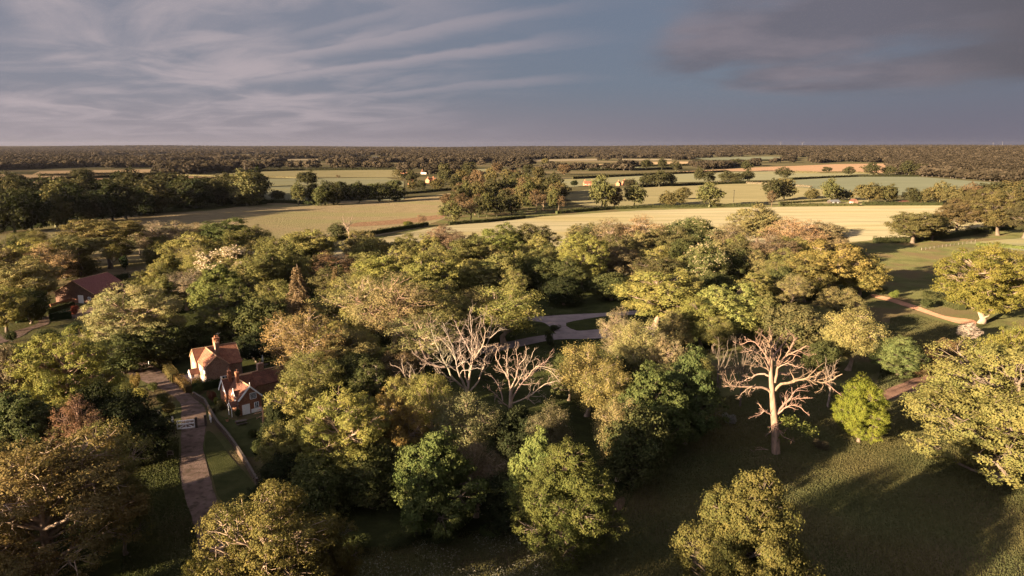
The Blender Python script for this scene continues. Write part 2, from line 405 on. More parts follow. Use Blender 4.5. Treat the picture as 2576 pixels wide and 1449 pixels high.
def gnarl(rng, p, d, L, n, wob=.22, lift=.05):
    P = [np.array(p, float)]; d = unit(np.array(d, float))
    for i in range(n):
        d = unit(d + rng.normal(0, wob, 3) + np.array([0, 0, lift])); P.append(P[-1] + d * L / n)
    return np.array(P)

def twigify(mb, P, r, rng, lev=2, dens=1.0, spread=.8, lmin=.5, lift=.06, scale=.42, rmin=.022):
    """side branches along a limb, each with its own twigs"""
    seg = np.linalg.norm(np.diff(P, axis=0), axis=1); L = seg.sum(); cum = np.concatenate([[0], np.cumsum(seg)])
    m = max(2, int(dens * (3 + L * 1.05)))
    for i in range(m):
        t = rng.uniform(.22, 1.0); s = t * L; j = min(np.searchsorted(cum, s), len(P) - 1); j = max(j, 1)
        u = (s - cum[j - 1]) / (seg[j - 1] + 1e-6); p = P[j - 1] + (P[j] - P[j - 1]) * u
        d = unit(P[j] - P[j - 1]); side = unit(rng.normal(0, 1, 3)); d2 = unit(d + side * spread)
        l = max(lmin, scale * L * rng.uniform(.45, 1.05) * (1.15 - .6 * t))
        rj = max(np.interp(s, cum, r) * .58, rmin)
        Q = gnarl(rng, p, d2, l, 5, .28, lift); rr = np.linspace(rj, max(rj * .25, rmin * .45), 6)
        mb.tube(Q, rr, 4 if rj > .06 else 3, 0)
        if lev > 1 and l > .8: twigify(mb, Q, rr, rng, lev - 1, dens * .8, .85, .4, lift, .5, rmin)

def bare_tree(seed, H=12, R=4, nst=7, dens=.9, ivy=0.0):
    rng = np.random.default_rng(seed); tb = MB(); cm = MB()
    tp = curve((0, 0, -.3), (rng.normal(0, .4), rng.normal(0, .4), H * .5), rng, .04, 7); tb.tube(tp, np.linspace(.32, .19, 7), 7, 0)
    for i in range(nst):
        a = i * 2.4 + rng.uniform(-.4, .4); st = tp[rng.integers(3, 7)]
        tgt = np.array([cos(a) * R * rng.uniform(.3, .95), sin(a) * R * rng.uniform(.3, .95), H * rng.uniform(.72, 1.0)])
        P = curve(st, tgt, rng, .12, 8, -.05); r = np.linspace(.14, .035, 8); cm.tube(P, r, 5, 0); twigify(cm, P, r, rng, 2, dens)
    return (tb.mesh('bare_trunk', [BARK], True), cm.mesh('bare_branches', [BARK]), H, R)

PROTO = {}
def proto(k, f, *a, **kw):
    PROTO[k] = (f, a, kw)
def get(k):
    v = PROTO[k]
    if callable(v[0]): v = PROTO[k] = v[0](*v[1], **v[2])
    return v

# near, fine leaved
proto('oak0', broadleaf, 11, 15, 7, .08, 26, .31, 18, 84, .30, .68, .84, lowskirt=.85)
proto('oak1', broadleaf, 12, 15, 6.5, .07, 24, .33, 18, 88, .30, .7, .82, lowskirt=.85)
proto('oak2', broadleaf, 13, 16, 6.2, .09, 28, .29, 17, 84, .29, .66, .80, lowskirt=.85)
proto('near0', broadleaf, 21, 15, 7, .07, 36, .26, 24, 104, .19, .47, .84, 'round', .6)
proto('near1', broadleaf, 22, 15, 7, .06, 38, .25, 24, 100, .19, .46, .80, 'vase', .55)
proto('near2', broadleaf, 23, 14, 7, .05, 36, .26, 24, 104, .19, .5, .82)
proto('near3', broadleaf, 24, 15, 7, .0, 46, .23, 22, 96, .19, .48, .78, 'round', .55, lowskirt=.97)
proto('dome0', broadleaf, 31, 14, 6, .02, 44, .24, 24, 100, .175, .45, .90, 'egg', .9, lowskirt=.95)
proto('dome1', broadleaf, 32, 14, 6.3, .02, 46, .23, 24, 100, .175, .45, .90, 'egg', .9, lowskirt=.95)
proto('maple', broadleaf, 33, 13, 5.6, .04, 32, .28, 18, 84, .30, .55, .84, 'egg', .7, lowskirt=.9)
proto('open0', broadleaf, 41, 15, 7, .2, 22, .33, 14, 66, .23, .8, .88, 'vase', .5, 1.0)
proto('open1', broadleaf, 42, 15, 6.5, .22, 24, .30, 14, 62, .23, .75, .85, 'round', .5, 1.0)
proto('open2', broadleaf, 43, 15, 6, .2, 26, .28, 13, 54, .22, .7, .82, 'vase', .5, 1.0)
proto('feather', broadleaf, 44, 15, 5.5, .1, 26, .30, 14, 84, .22, .8, .85, 'vase', .5, 1.1, up=.1, flat=.9)
proto('umbrella', broadleaf, 51, 20, 9, .45, 34, .27, 16, 90, .34, .8, .95, 'flat', .5, 1.0, flat=.45, trunk_r=.45, lowskirt=.35)
proto('dark', broadleaf, 61, 12, 5, .04, 22, .36, 15, 62, .38, .85, .97, 'egg', .7, lowskirt=.95)
proto('yew', broadleaf, 62, 9, 4.2, .02, 22, .36, 15, 80, .26, .7, .95, 'egg', .8, lowskirt=.95)
proto('conifer', conifer, 71)
proto('blossom', broadleaf, 81, 15, 6, .12, 24, .33, 15, 100, .30, .8, .93)
proto('bare0', bare_tree, 91, 12, 4, 7)
proto('bare1', bare_tree, 92, 12, 3, 6, .7)
proto('bare2', bare_tree, 93, 9, 4, 8, .9)
proto('bush0', bush, 101); proto('bush1', bush, 102, 3, 2.4, .2, 3000, 12); proto('bush2', bush, 103, 3, 2.0, .26, 2200, 7)
# middle distance: one mesh each
for i in range(4):
    proto('mid%d' % i, broadleaf, 110 + i, 14, 6.2, (.08, .14, .05, .1)[i], (14, 16, 13, 18)[i], (.4, .36, .42, .33)[i], 10, (24, 22, 26, 18)[i], .85, 1.1, .92, 'round', .5, 1.0, False, single=True, flat=.7, lowskirt=.9)
proto('midskirt0', broadleaf, 126, 14, 5.8, .0, 20, .34, 11, 24, .75, 1.0, .95, 'egg', .6, 1.0, False, single=True, flat=.8, lowskirt=1.0)
proto('midskirt1', broadleaf, 127, 15, 5.2, .0, 22, .32, 11, 22, .75, 1.0, .93, 'egg', .6, 1.0, False, single=True, flat=.8, lowskirt=1.0)
proto('midopen0', broadleaf, 121, 15, 5.5, .22, 16, .33, 9, 9, .7, 1.0, .8, 'vase', .4, 1.2, True, single=True)
proto('midopen1', broadleaf, 122, 15, 5, .25, 16, .30, 9, 8, .65, 1.0, .8, 'round', .4, 1.2, True, single=True)
proto('midround', broadleaf, 123, 13, 7, .16, 16, .40, 12, 24, .8, 1.1, .97, 'round', .6, 1.2, False, single=True)
proto('midpine', conifer, 124, 15, 3.2, .8, True, .35)

TRUNK = (.11, .08, .055); PALE = (.26, .185, .13)
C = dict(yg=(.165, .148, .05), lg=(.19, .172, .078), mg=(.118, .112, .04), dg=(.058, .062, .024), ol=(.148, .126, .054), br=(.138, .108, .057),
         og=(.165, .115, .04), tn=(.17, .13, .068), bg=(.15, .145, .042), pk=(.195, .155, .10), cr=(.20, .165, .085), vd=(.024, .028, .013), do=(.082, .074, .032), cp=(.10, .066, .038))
trng = random.Random(5)
NTREE = [0]
def put(kind, x, y, h, w, col, label, name='broadleaf_tree', cat='tree', group=None, bark=TRUNK, rz=None):
    """one tree: h metres tall, w metres wide, standing at (x, y)"""
    t, c, H0, R0 = get(kind)
    e = trng.uniform(.9, 1.12); s = (w / 2 / R0 * e, w / 2 / R0 / e, h / H0); z = float(gz(x, y))
    rz = trng.uniform(0, 6.28) if rz is None else rz
    k = trng.uniform(.93, 1.08); col = tuple(v * k for v in col)
    if c is None:
        r = link(name, t, None, (x, y, z)); r.rotation_euler = (0, 0, rz); r.scale = s; r.color = col + (1,)
    else:
        r = empty(name, (x, y, z), rz); r.scale = s
        a = link('trunk', t, r); a.color = tuple(bark) + (1,)
        b = link('branches' if kind.startswith('bare') else 'crown', c, r); b.color = (tuple(bark) if kind.startswith('bare') else col) + (1,)
    tag(r, label, cat, group); NTREE[0] += 1
    return r
def pale(c):  # paler spring leaf
    return tuple(min(.2, v * 1.22 + .004) for v in c)
def bytop(px, yt, h, wpx, kind, col, label, **kw):
    """the tree of height h whose top shows at (px, yt)"""
    h *= K; x, y, _ = at(px, yt, h); w = min(1.14 * wpx * depth(x, y, h * .6) / F, 1.3 * h)
    return put(kind, x, y, h, w, C[col] if isinstance(col, str) else pale(col), label, **kw)
def bybase(px, yb, yt, wpx, kind, col, label, **kw):
    """the tree whose foot stands at (px, yb) and whose top reaches up to yt"""
    x, y, _ = at(px, yb); d = ray(px, yt); h = HC + d[2] / d[1] * y; w = wpx * depth(x, y, h * .5) / F
    return put(kind, x, y, h, w, C[col] if isinstance(col, str) else col, label, **kw)
# ------------------------------------------------------------------ camera, light, sky
SUN_AZ = (-.80, -.60); SUN_EL = radians(11.0)
cam = bpy.data.cameras.new('camera'); cam.sensor_width = 36; cam.lens = F / 2576 * 36; cam.clip_end = 60000; cam.clip_start = .5
co = link('camera', cam, None, (0, 0, HC)); co.rotation_euler = (pi / 2 - PIT, 0, 0); S.camera = co
sun = bpy.data.lights.new('sun', 'SUN'); sun.energy = 5.0; sun.angle = radians(.5); sun.color = (1.0, .77, .50)
so = link('sun', sun, None, (0, 0, 200))
import mathutils
sd = mathutils.Vector((SUN_AZ[0] * cos(SUN_EL), SUN_AZ[1] * cos(SUN_EL), sin(SUN_EL)))
so.rotation_euler = sd.to_track_quat('Z', 'Y').to_euler()

w = bpy.data.worlds.new('World'); S.world = w; w.use_nodes = True; nt = w.node_tree; nt.nodes.clear()
out = N(nt, 'ShaderNodeOutputWorld'); bg = N(nt, 'ShaderNodeBackground'); bg.inputs[1].default_value = .05
sky = N(nt, 'ShaderNodeTexSky', sky_type='NISHITA'); sky.sun_disc = False; sky.sun_elevation = SUN_EL
sky.sun_rotation = math.atan2(SUN_AZ[0], SUN_AZ[1]); sky.altitude = 50; sky.air_density = 1.0; sky.dust_density = 1.5; sky.ozone_density = 2.0
tc = N(nt, 'ShaderNodeTexCoord'); sp = N(nt, 'ShaderNodeSeparateXYZ'); nt.links.new(tc.outputs['Generated'], sp.inputs[0])
X, Y, Z = sp.outputs
zz = MATH(nt, 'MAXIMUM', Z, .004)
den = MATH(nt, 'ADD', zz, .10)
cx = MATH(nt, 'DIVIDE', X, den); cy = MATH(nt, 'DIVIDE', Y, den)       # point on a flat cloud layer
az = MATH(nt, 'DIVIDE', X, MATH(nt, 'MAXIMUM', Y, .05))                # -.73 .. .73 across the view
cs = MATH(nt, 'ADD', cx, cy); ct = MATH(nt, 'SUBTRACT', cx, cy)
def vec(a, b, c=0.0):
    n = N(nt, 'ShaderNodeCombineXYZ')
    for i, v in enumerate((a, b, c)):
        if hasattr(v, 'is_output'): nt.links.new(v, n.inputs[i])
        else: n.inputs[i].default_value = v
    return n.outputs[0]
def noise(v, scale, det=6.0, rough=.55, dist=0.0):
    n = N(nt, 'ShaderNodeTexNoise', i_Scale=scale, i_Detail=det, i_Roughness=rough, i_Distortion=dist); nt.links.new(v, n.inputs[0]); return n.outputs[0]
def smooth(v, a, b):
    n = N(nt, 'ShaderNodeMapRange', interpolation_type='SMOOTHSTEP'); nt.links.new(v, n.inputs[0]) if hasattr(v, 'is_output') else None
    n.inputs[1].default_value = a; n.inputs[2].default_value = b; return n.outputs[0]
# long rolls of cloud running away to the right, and broken cloud over the left
roll = noise(vec(MATH(nt, 'MULTIPLY', cs, 1.15), MATH(nt, 'MULTIPLY', ct, .42), 3.1), 1.0, 6.0, .5, .5)
brok = noise(vec(MATH(nt, 'MULTIPLY', cs, .85), MATH(nt, 'MULTIPLY', ct, .75), 7.7), 1.0, 6.0, .5, .8)
fine = noise(vec(MATH(nt, 'MULTIPLY', cs, 2.2), MATH(nt, 'MULTIPLY', ct, 1.1), 1.7), 1.0, 6.0, .6, .5)
# two clear rolls
cs0 = MATH(nt, 'DIVIDE', MATH(nt, 'ADD', X, Y), MATH(nt, 'MAXIMUM', Z, .02)); ct0 = MATH(nt, 'DIVIDE', MATH(nt, 'SUBTRACT', X, Y), MATH(nt, 'MAXIMUM', Z, .02))
def band(s0, wd, t0, t1):
    wob = MATH(nt, 'ADD', cs0, MATH(nt, 'MULTIPLY', MATH(nt, 'SUBTRACT', fine, .5), wd * 1.1))
    wob = MATH(nt, 'ADD', wob, MATH(nt, 'MULTIPLY', MATH(nt, 'SUBTRACT', brok, .5), wd * 1.5))
    d = MATH(nt, 'SUBTRACT', wob, s0)
    a = MATH(nt, 'MULTIPLY', smooth(d, -wd * .45, wd * .1), smooth(d, wd * 1.5, wd * .1))
    m = MATH(nt, 'MULTIPLY', smooth(ct0, t1 + 1.2, t1 - 1.5), smooth(ct0, t0 - 3.0, t0 + 4.0))
    return MATH(nt, 'MULTIPLY', a, m)
left = smooth(az, .12, -.38)
c1 = MATH(nt, 'MULTIPLY', smooth(MATH(nt, 'ADD', roll, MATH(nt, 'MULTIPLY', MATH(nt, 'SUBTRACT', fine, .5), .18)), .46, .76), smooth(az, .02, -.3))
c2 = MATH(nt, 'MULTIPLY', smooth(MATH(nt, 'ADD', brok, MATH(nt, 'MULTIPLY', MATH(nt, 'SUBTRACT', fine, .5), .22)), .38, .74), left)
cl = MATH(nt, 'MAXIMUM', c1, c2)
for bnd in BANDS:
    cl = MATH(nt, 'MAXIMUM', cl, MATH(nt, 'MULTIPLY', band(*bnd[:4]), bnd[4]))
cl = MATH(nt, 'MULTIPLY', cl, smooth(Z, -.01, .035))
# heavier grey cloud in the upper right
big = noise(vec(MATH(nt, 'MULTIPLY', cx, .95), MATH(nt, 'MULTIPLY', cy, .8), 5.2), 1.0, 7.0, .52, .3)
rm = MATH(nt, 'MULTIPLY', smooth(az, .12, .40), smooth(Z, .045, .12))
gr = smooth(MATH(nt, 'ADD', big, MATH(nt, 'MULTIPLY', rm, .30)), .43, .76)
gr = MATH(nt, 'MULTIPLY', gr, smooth(rm, .0, .3))
litg = smooth(noise(vec(MATH(nt, 'MULTIPLY', cx, .9), MATH(nt, 'MULTIPLY', cy, .9), 9.0), 1.0, 6.0), .40, .64)
hz = smooth(Z, .085, .0)
skyc = MIX(nt, sky.outputs[0], SKY_TINT, 1.0, 'MULTIPLY')
skyc = MIX(nt, skyc, SKY_BLUE, SKY_MIX)
skyc = MIX(nt, skyc, VEIL, MATH(nt, 'MULTIPLY', smooth(az, .15, .8), .55))
hcol = MIX(nt, HOR_L, HOR_R, smooth(az, -.5, .6))
skyc = MIX(nt, skyc, CLOUD_L, MATH(nt, 'MULTIPLY', smooth(az, .15, -.5), .24))
skyc = MIX(nt, skyc, hcol, MATH(nt, 'MULTIPLY', hz, .85))
ccol = MIX(nt, CLOUD_L, CLOUD_R, smooth(az, -.45, .35))
skyc = MIX(nt, skyc, ccol, MATH(nt, 'MULTIPLY', cl, .82))
gcol = MIX(nt, GREY_D, GREY_L, litg)
gcol = MIX(nt, gcol, GREY_DD, smooth(az, .45, .75))
skyc = MIX(nt, skyc, gcol, MATH(nt, 'MULTIPLY', gr, .74))
# the sky is brighter sunward; gain there and overhead is added for fill light
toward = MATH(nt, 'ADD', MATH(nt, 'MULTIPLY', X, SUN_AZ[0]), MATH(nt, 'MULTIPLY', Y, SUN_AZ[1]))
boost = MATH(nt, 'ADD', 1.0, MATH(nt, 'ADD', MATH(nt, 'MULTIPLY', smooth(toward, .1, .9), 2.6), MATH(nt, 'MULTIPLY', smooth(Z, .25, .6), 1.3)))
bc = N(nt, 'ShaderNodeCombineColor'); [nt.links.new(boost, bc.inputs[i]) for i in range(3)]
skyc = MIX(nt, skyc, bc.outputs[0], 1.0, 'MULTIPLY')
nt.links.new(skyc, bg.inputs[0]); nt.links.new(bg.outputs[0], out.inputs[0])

S.view_settings.view_transform = 'Standard'; S.view_settings.look = 'None'; S.view_settings.gamma = 1; S.view_settings.use_curve_mapping = False
S.view_settings.exposure = EXPO
S.render.engine = 'CYCLES'
cy_ = S.cycles; cy_.max_bounces = 5; cy_.diffuse_bounces = 2; cy_.transmission_bounces = 2; cy_.glossy_bounces = 1; cy_.volume_bounces = 0; cy_.transparent_max_bounces = 4
cy_.use_denoising = True; cy_.denoising_prefilter = 'NONE'; cy_.denoising_input_passes = 'RGB_ALBEDO_NORMAL'
cy_.use_adaptive_sampling = True; cy_.adaptive_threshold = .02

# ------------------------------------------------------------------ ground
def ground():
    ys = np.concatenate([np.linspace(-400, 1200, 33), np.linspace(1300, 6000, 48), np.linspace(6200, 16000, 50)])
    xs = np.concatenate([np.linspace(-14000, -4200, 25), np.linspace(-4000, 4000, 101), np.linspace(4200, 14000, 25)])
    XX, YY = np.meshgrid(xs, ys); ZZ = gz(XX, YY) - .02
    V = np.stack([XX.ravel(), YY.ravel(), ZZ.ravel()], 1); n = len(xs)
    Fq = [(j * n + i, j * n + i + 1, (j + 1) * n + i + 1, (j + 1) * n + i) for j in range(len(ys) - 1) for i in range(n - 1)]
    cyv = [(ys[j] + ys[j + 1]) / 2 for j in range(len(ys) - 1) for i in range(n - 1)]
    me = poly_mesh('ground', V, Fq, [M['park'], M['far_ground']], [1 if c > 600 else 0 for c in cyv])
    me.polygons.foreach_set('use_smooth', [True] * len(Fq))
    tag(link('ground', me), kind='structure')
ground()

import bmesh
def at_ter(px, py):
    z = 0.0
    for _ in range(12):
        x, y, _z = at(px, py, z); z = .5 * z + .5 * float(gz(x, y))
    return x, y, float(gz(x, y))
def crom(pts, n=6, closed=True):
    P = np.array(pts, float); m = len(P); o = []
    rng_ = range(m) if closed else range(m - 1)
    for i in rng_:
        p0, p1, p2, p3 = (P[(i - 1) % m], P[i], P[(i + 1) % m], P[(i + 2) % m]) if closed else (P[max(i - 1, 0)], P[i], P[i + 1], P[min(i + 2, m - 1)])
        for k in range(n):
            t = k / n; o.append(.5 * ((2 * p1) + (-p0 + p2) * t + (2 * p0 - 5 * p1 + 4 * p2 - p3) * t * t + (-p0 + 3 * p1 - 3 * p2 + p3) * t ** 3))
    if not closed: o.append(P[-1])
    return np.array(o)
def sheet(name, pts, mat, off, smooth=0, sub=None, world=False, edge=0.0):
    """a patch of ground: outline in picture points dropped on the terrain, draped off metres above it"""
    G_ = [p[:2] for p in pts] if world else [at_ter(*p)[:2] for p in pts]
    if smooth: G_ = crom(G_, smooth)
    if edge:
        r = np.random.default_rng(len(name) * 7 + len(G_)); G_ = np.array(G_) + r.normal(0, edge, (len(G_), 2))
    bm = bmesh.new(); vs = [bm.verts.new((p[0], p[1], 0)) for p in G_]; f = bm.faces.new(vs)
    if f.normal.z < 0: f.normal_flip()
    bmesh.ops.triangulate(bm, faces=bm.faces[:])
    if sub:
        for _ in range(7):
            es = [e for e in bm.edges if e.calc_length() > sub]
            if not es: break
            bmesh.ops.subdivide_edges(bm, edges=es, cuts=1); bmesh.ops.triangulate(bm, faces=[f for f in bm.faces if len(f.verts) > 3])
    for v in bm.verts: v.co.z = float(gz(v.co.x, v.co.y)) + off
    bm.normal_update()
    for f in bm.faces:
        if f.normal.z < 0: f.normal_flip()
    me = bpy.data.meshes.new(name); bm.to_mesh(me); bm.free(); me.materials.append(M[mat])
    return tag(link(name, me), kind='structure')

def fields():
    sheet('pasture_field', [(-700, 640), (0, 572), (300, 541), (520, 531), (700, 508), (1010, 502), (1175, 480), (1145, 540), (1060, 572), (935, 596), (800, 632), (640, 668), (200, 720), (-900, 760)], 'pasture', .05, sub=80)
    sheet('barley_field', [(790, 648), (955, 600), (1090, 572), (1350, 546), (1600, 530), (1900, 521), (2170, 518), (2400, 517), (2640, 521), (2900, 540), (2480, 580), (2200, 604), (2060, 618), (1700, 690), (1060, 700), (760, 690)], 'barley', .10, sub=80)
    sheet('green_field', [(250, 482), (410, 471), (575, 451), (970, 447), (1016, 457), (1016, 504), (660, 508), (200, 515)], 'green_crop', .15, sub=120)
    sheet('olive_field', [(540, 437), (700, 430), (1000, 427), (1010, 446), (640, 447), (590, 446)], 'olive_field', .20, sub=150)
    sheet('bare_soil_field', [(178, 456), (237, 449), (450, 443), (585, 448), (575, 451), (410, 461), (340, 457)], 'pink', .25, sub=150)
    sheet('tan_field', [(-300, 436), (60, 439), (195, 444), (225, 450), (170, 462), (60, 470), (-300, 466)], 'tan', .22, sub=150)
    sheet('strip_field', [(100, 431), (380, 426), (375, 438), (210, 442), (80, 440)], 'tan', .30, sub=150)
    sheet('distant_field', [(380, 412), (660, 409), (655, 417), (390, 420)], 'tan', .3, sub=200)
    for q in STRIPS: sheet('far_strip_field', q, 'strip', .5, sub=250)
    sheet('paddock_field', [(1400, 492), (1470, 478), (1612, 473), (1690, 468), (1900, 461), (2020, 466), (2190, 483), (2180, 516), (1900, 513), (1600, 521), (1480, 524)], 'olive_field', .15, sub=100)
    sheet('long_green_field', [(1370, 462), (1420, 449), (1525, 444), (1700, 436), (1935, 431), (2190, 437), (2230, 447), (1990, 454), (1932, 453), (1700, 459), (1600, 462), (1410, 472)], 'green_crop', .22, sub=120)
    sheet('bluegreen_field', [(1960, 456), (2157, 445), (2310, 445), (2500, 460), (2520, 472), (2407, 490), (2257, 492), (2107, 480), (1975, 468)], 'blue_crop', .28, sub=100)
    sheet('far_tan_field', [(1690, 433), (1935, 420), (2107, 413), (2290, 411), (2300, 426), (2240, 436), (1935, 431), (1830, 431)], 'pink', .35, sub=120)
    sheet('hedged_tan_field', [(1410, 417), (1590, 410), (1700, 407), (1830, 408), (1832, 414), (1600, 417), (1440, 420)], 'tan', .35, sub=150)
    sheet('hedged_green_field', [(1480, 423), (1610, 420), (1660, 422), (1600, 428), (1470, 429)], 'green_crop', .35, sub=150)
    sheet('far_grey_field', [(1740, 397), (1935, 394), (2000, 396), (1960, 405), (1800, 406)], 'blue_crop', .5, sub=200)
    sheet('far_yellow_field', [(1290, 428), (1345, 425), (1350, 434), (1290, 436)], 'green_crop', .35, sub=200)
    sheet('far_meadow', [(700, 409), (770, 411), (770, 416), (690, 416)], 'tan', .35, sub=200)
    sheet('far_meadow', [(1170, 427), (1230, 424), (1240, 432), (1180, 434)], 'green_crop', .35, sub=200)
    sheet('far_meadow', [(1030, 412), (1085, 411), (1085, 418), (1035, 418)], 'tan', .35, sub=200)
    sheet('rush_patch', [(900, 560), (960, 556), (1060, 546), (1120, 540), (1110, 550), (1040, 560), (940, 568), (880, 570)], 'heath', .12, smooth=3, sub=40)
    sheet('meadow_field', [(2180, 640), (2230, 628), (2330, 620), (2460, 600), (2700, 590), (2900, 640), (2620, 700), (2400, 745), (2290, 752), (2200, 740)], 'park', .04, sub=60)
    sheet('dry_field', [(2420, 612), (2700, 588), (2900, 588), (2900, 640), (2560, 632), (2470, 616)], 'green_crop', .08, sub=60)
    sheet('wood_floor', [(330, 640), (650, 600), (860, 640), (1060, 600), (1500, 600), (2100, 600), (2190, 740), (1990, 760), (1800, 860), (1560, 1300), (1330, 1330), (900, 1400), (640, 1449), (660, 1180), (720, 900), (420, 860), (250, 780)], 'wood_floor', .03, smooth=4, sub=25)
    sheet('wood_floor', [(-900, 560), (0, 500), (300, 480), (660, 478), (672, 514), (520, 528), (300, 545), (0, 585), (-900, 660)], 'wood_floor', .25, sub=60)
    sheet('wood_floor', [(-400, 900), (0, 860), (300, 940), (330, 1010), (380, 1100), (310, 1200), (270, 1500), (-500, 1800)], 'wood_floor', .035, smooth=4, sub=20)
fields()

def drives():
    L = [(530, 1490), (501, 1415), (490, 1327), (469, 1262), (455, 1200), (455, 1101), (455, 1070), (455, 1021), (440, 1001), (402, 977), (344, 952), (306, 931), (270, 905)]
    R = [(330, 895), (386, 921), (452, 963), (486, 1001), (513, 1024), (519, 1047), (517, 1082), (511, 1124), (524, 1185), (543, 1258), (556, 1330), (575, 1415), (605, 1490)]
    sheet('gravel_drive', L + R, 'gravel', .06, smooth=5, edge=.07)
    sheet('farmyard_drive', [(20, 838), (60, 826), (97, 813), (95, 801), (134, 793), (170, 782), (201, 772), (236, 768), (240, 800), (190, 800), (142, 799), (125, 811), (119, 817), (80, 830), (45, 850), (-60, 880), (-60, 860)], 'gravel', .06, smooth=3, edge=.08)
    sheet('track', [(1200, 880), (1224, 872), (1302, 855), (1387, 840), (1397, 839), (1371, 813), (1330, 808), (1300, 806), (1300, 798), (1363, 796), (1440, 791), (1530, 787), (1620, 780), (1620, 790), (1512, 797), (1425, 813), (1451, 832), (1499, 829), (1640, 822), (1640, 845), (1499, 852), (1404, 854), (1336, 866), (1200, 892)], 'tarmac', .06, smooth=3, edge=.1)
    sheet('red_path', [(2195, 741), (2212, 744), (2253, 753), (2312, 772), (2376, 795), (2450, 806), (2450, 818), (2417, 815), (2385, 807), (2306, 781), (2239, 759), (2195, 747)], 'red_path', .09, smooth=3, edge=.08)
    sheet('dirt_path', [(2215, 987), (2301, 952), (2357, 934), (2400, 912), (2440, 905), (2440, 925), (2357, 955), (2293, 987), (2245, 1003), (2205, 1010)], 'dirt', .05, smooth=3, edge=.1)
    sheet('dirt_patch', [(1538, 1290), (1550, 1262), (1568, 1250), (1572, 1268), (1556, 1288)], 'dirt', .05, smooth=3)
    sheet('lawn', [(410, 905), (440, 893), (490, 888), (560, 880), (612, 872), (668, 878), (712, 893), (705, 922), (640, 945), (560, 960), (480, 958), (440, 935)], 'lawn', .05, smooth=3)
    sheet('patio', [(600, 885), (626, 878), (646, 886), (634, 898), (608, 905), (594, 900)], 'dirt', .07, smooth=3)
    sheet('patio', [(455, 945), (500, 938), (522, 962), (505, 985), (470, 972)], 'tarmac', .07)
    sheet('lawn', [(498, 1006), (540, 975), (560, 1000), (540, 1035), (600, 1060), (660, 1050), (700, 1100), (640, 1150), (600, 1130), (560, 1075), (530, 1030)], 'lawn', .055, smooth=3)
    sheet('verge', [(520, 1085), (545, 1100), (580, 1150), (625, 1200), (650, 1250), (560, 1262), (535, 1200), (517, 1140)], 'lawn', .045, smooth=3)
drives()
# ------------------------------------------------------------------ buildings
def frame(o, ang):
    a = np.array([cos(ang), sin(ang)]); b = np.array([sin(ang), -cos(ang)]); o = np.array(o[:2])
    return lambda u, v: tuple(o + a * u + b * v)

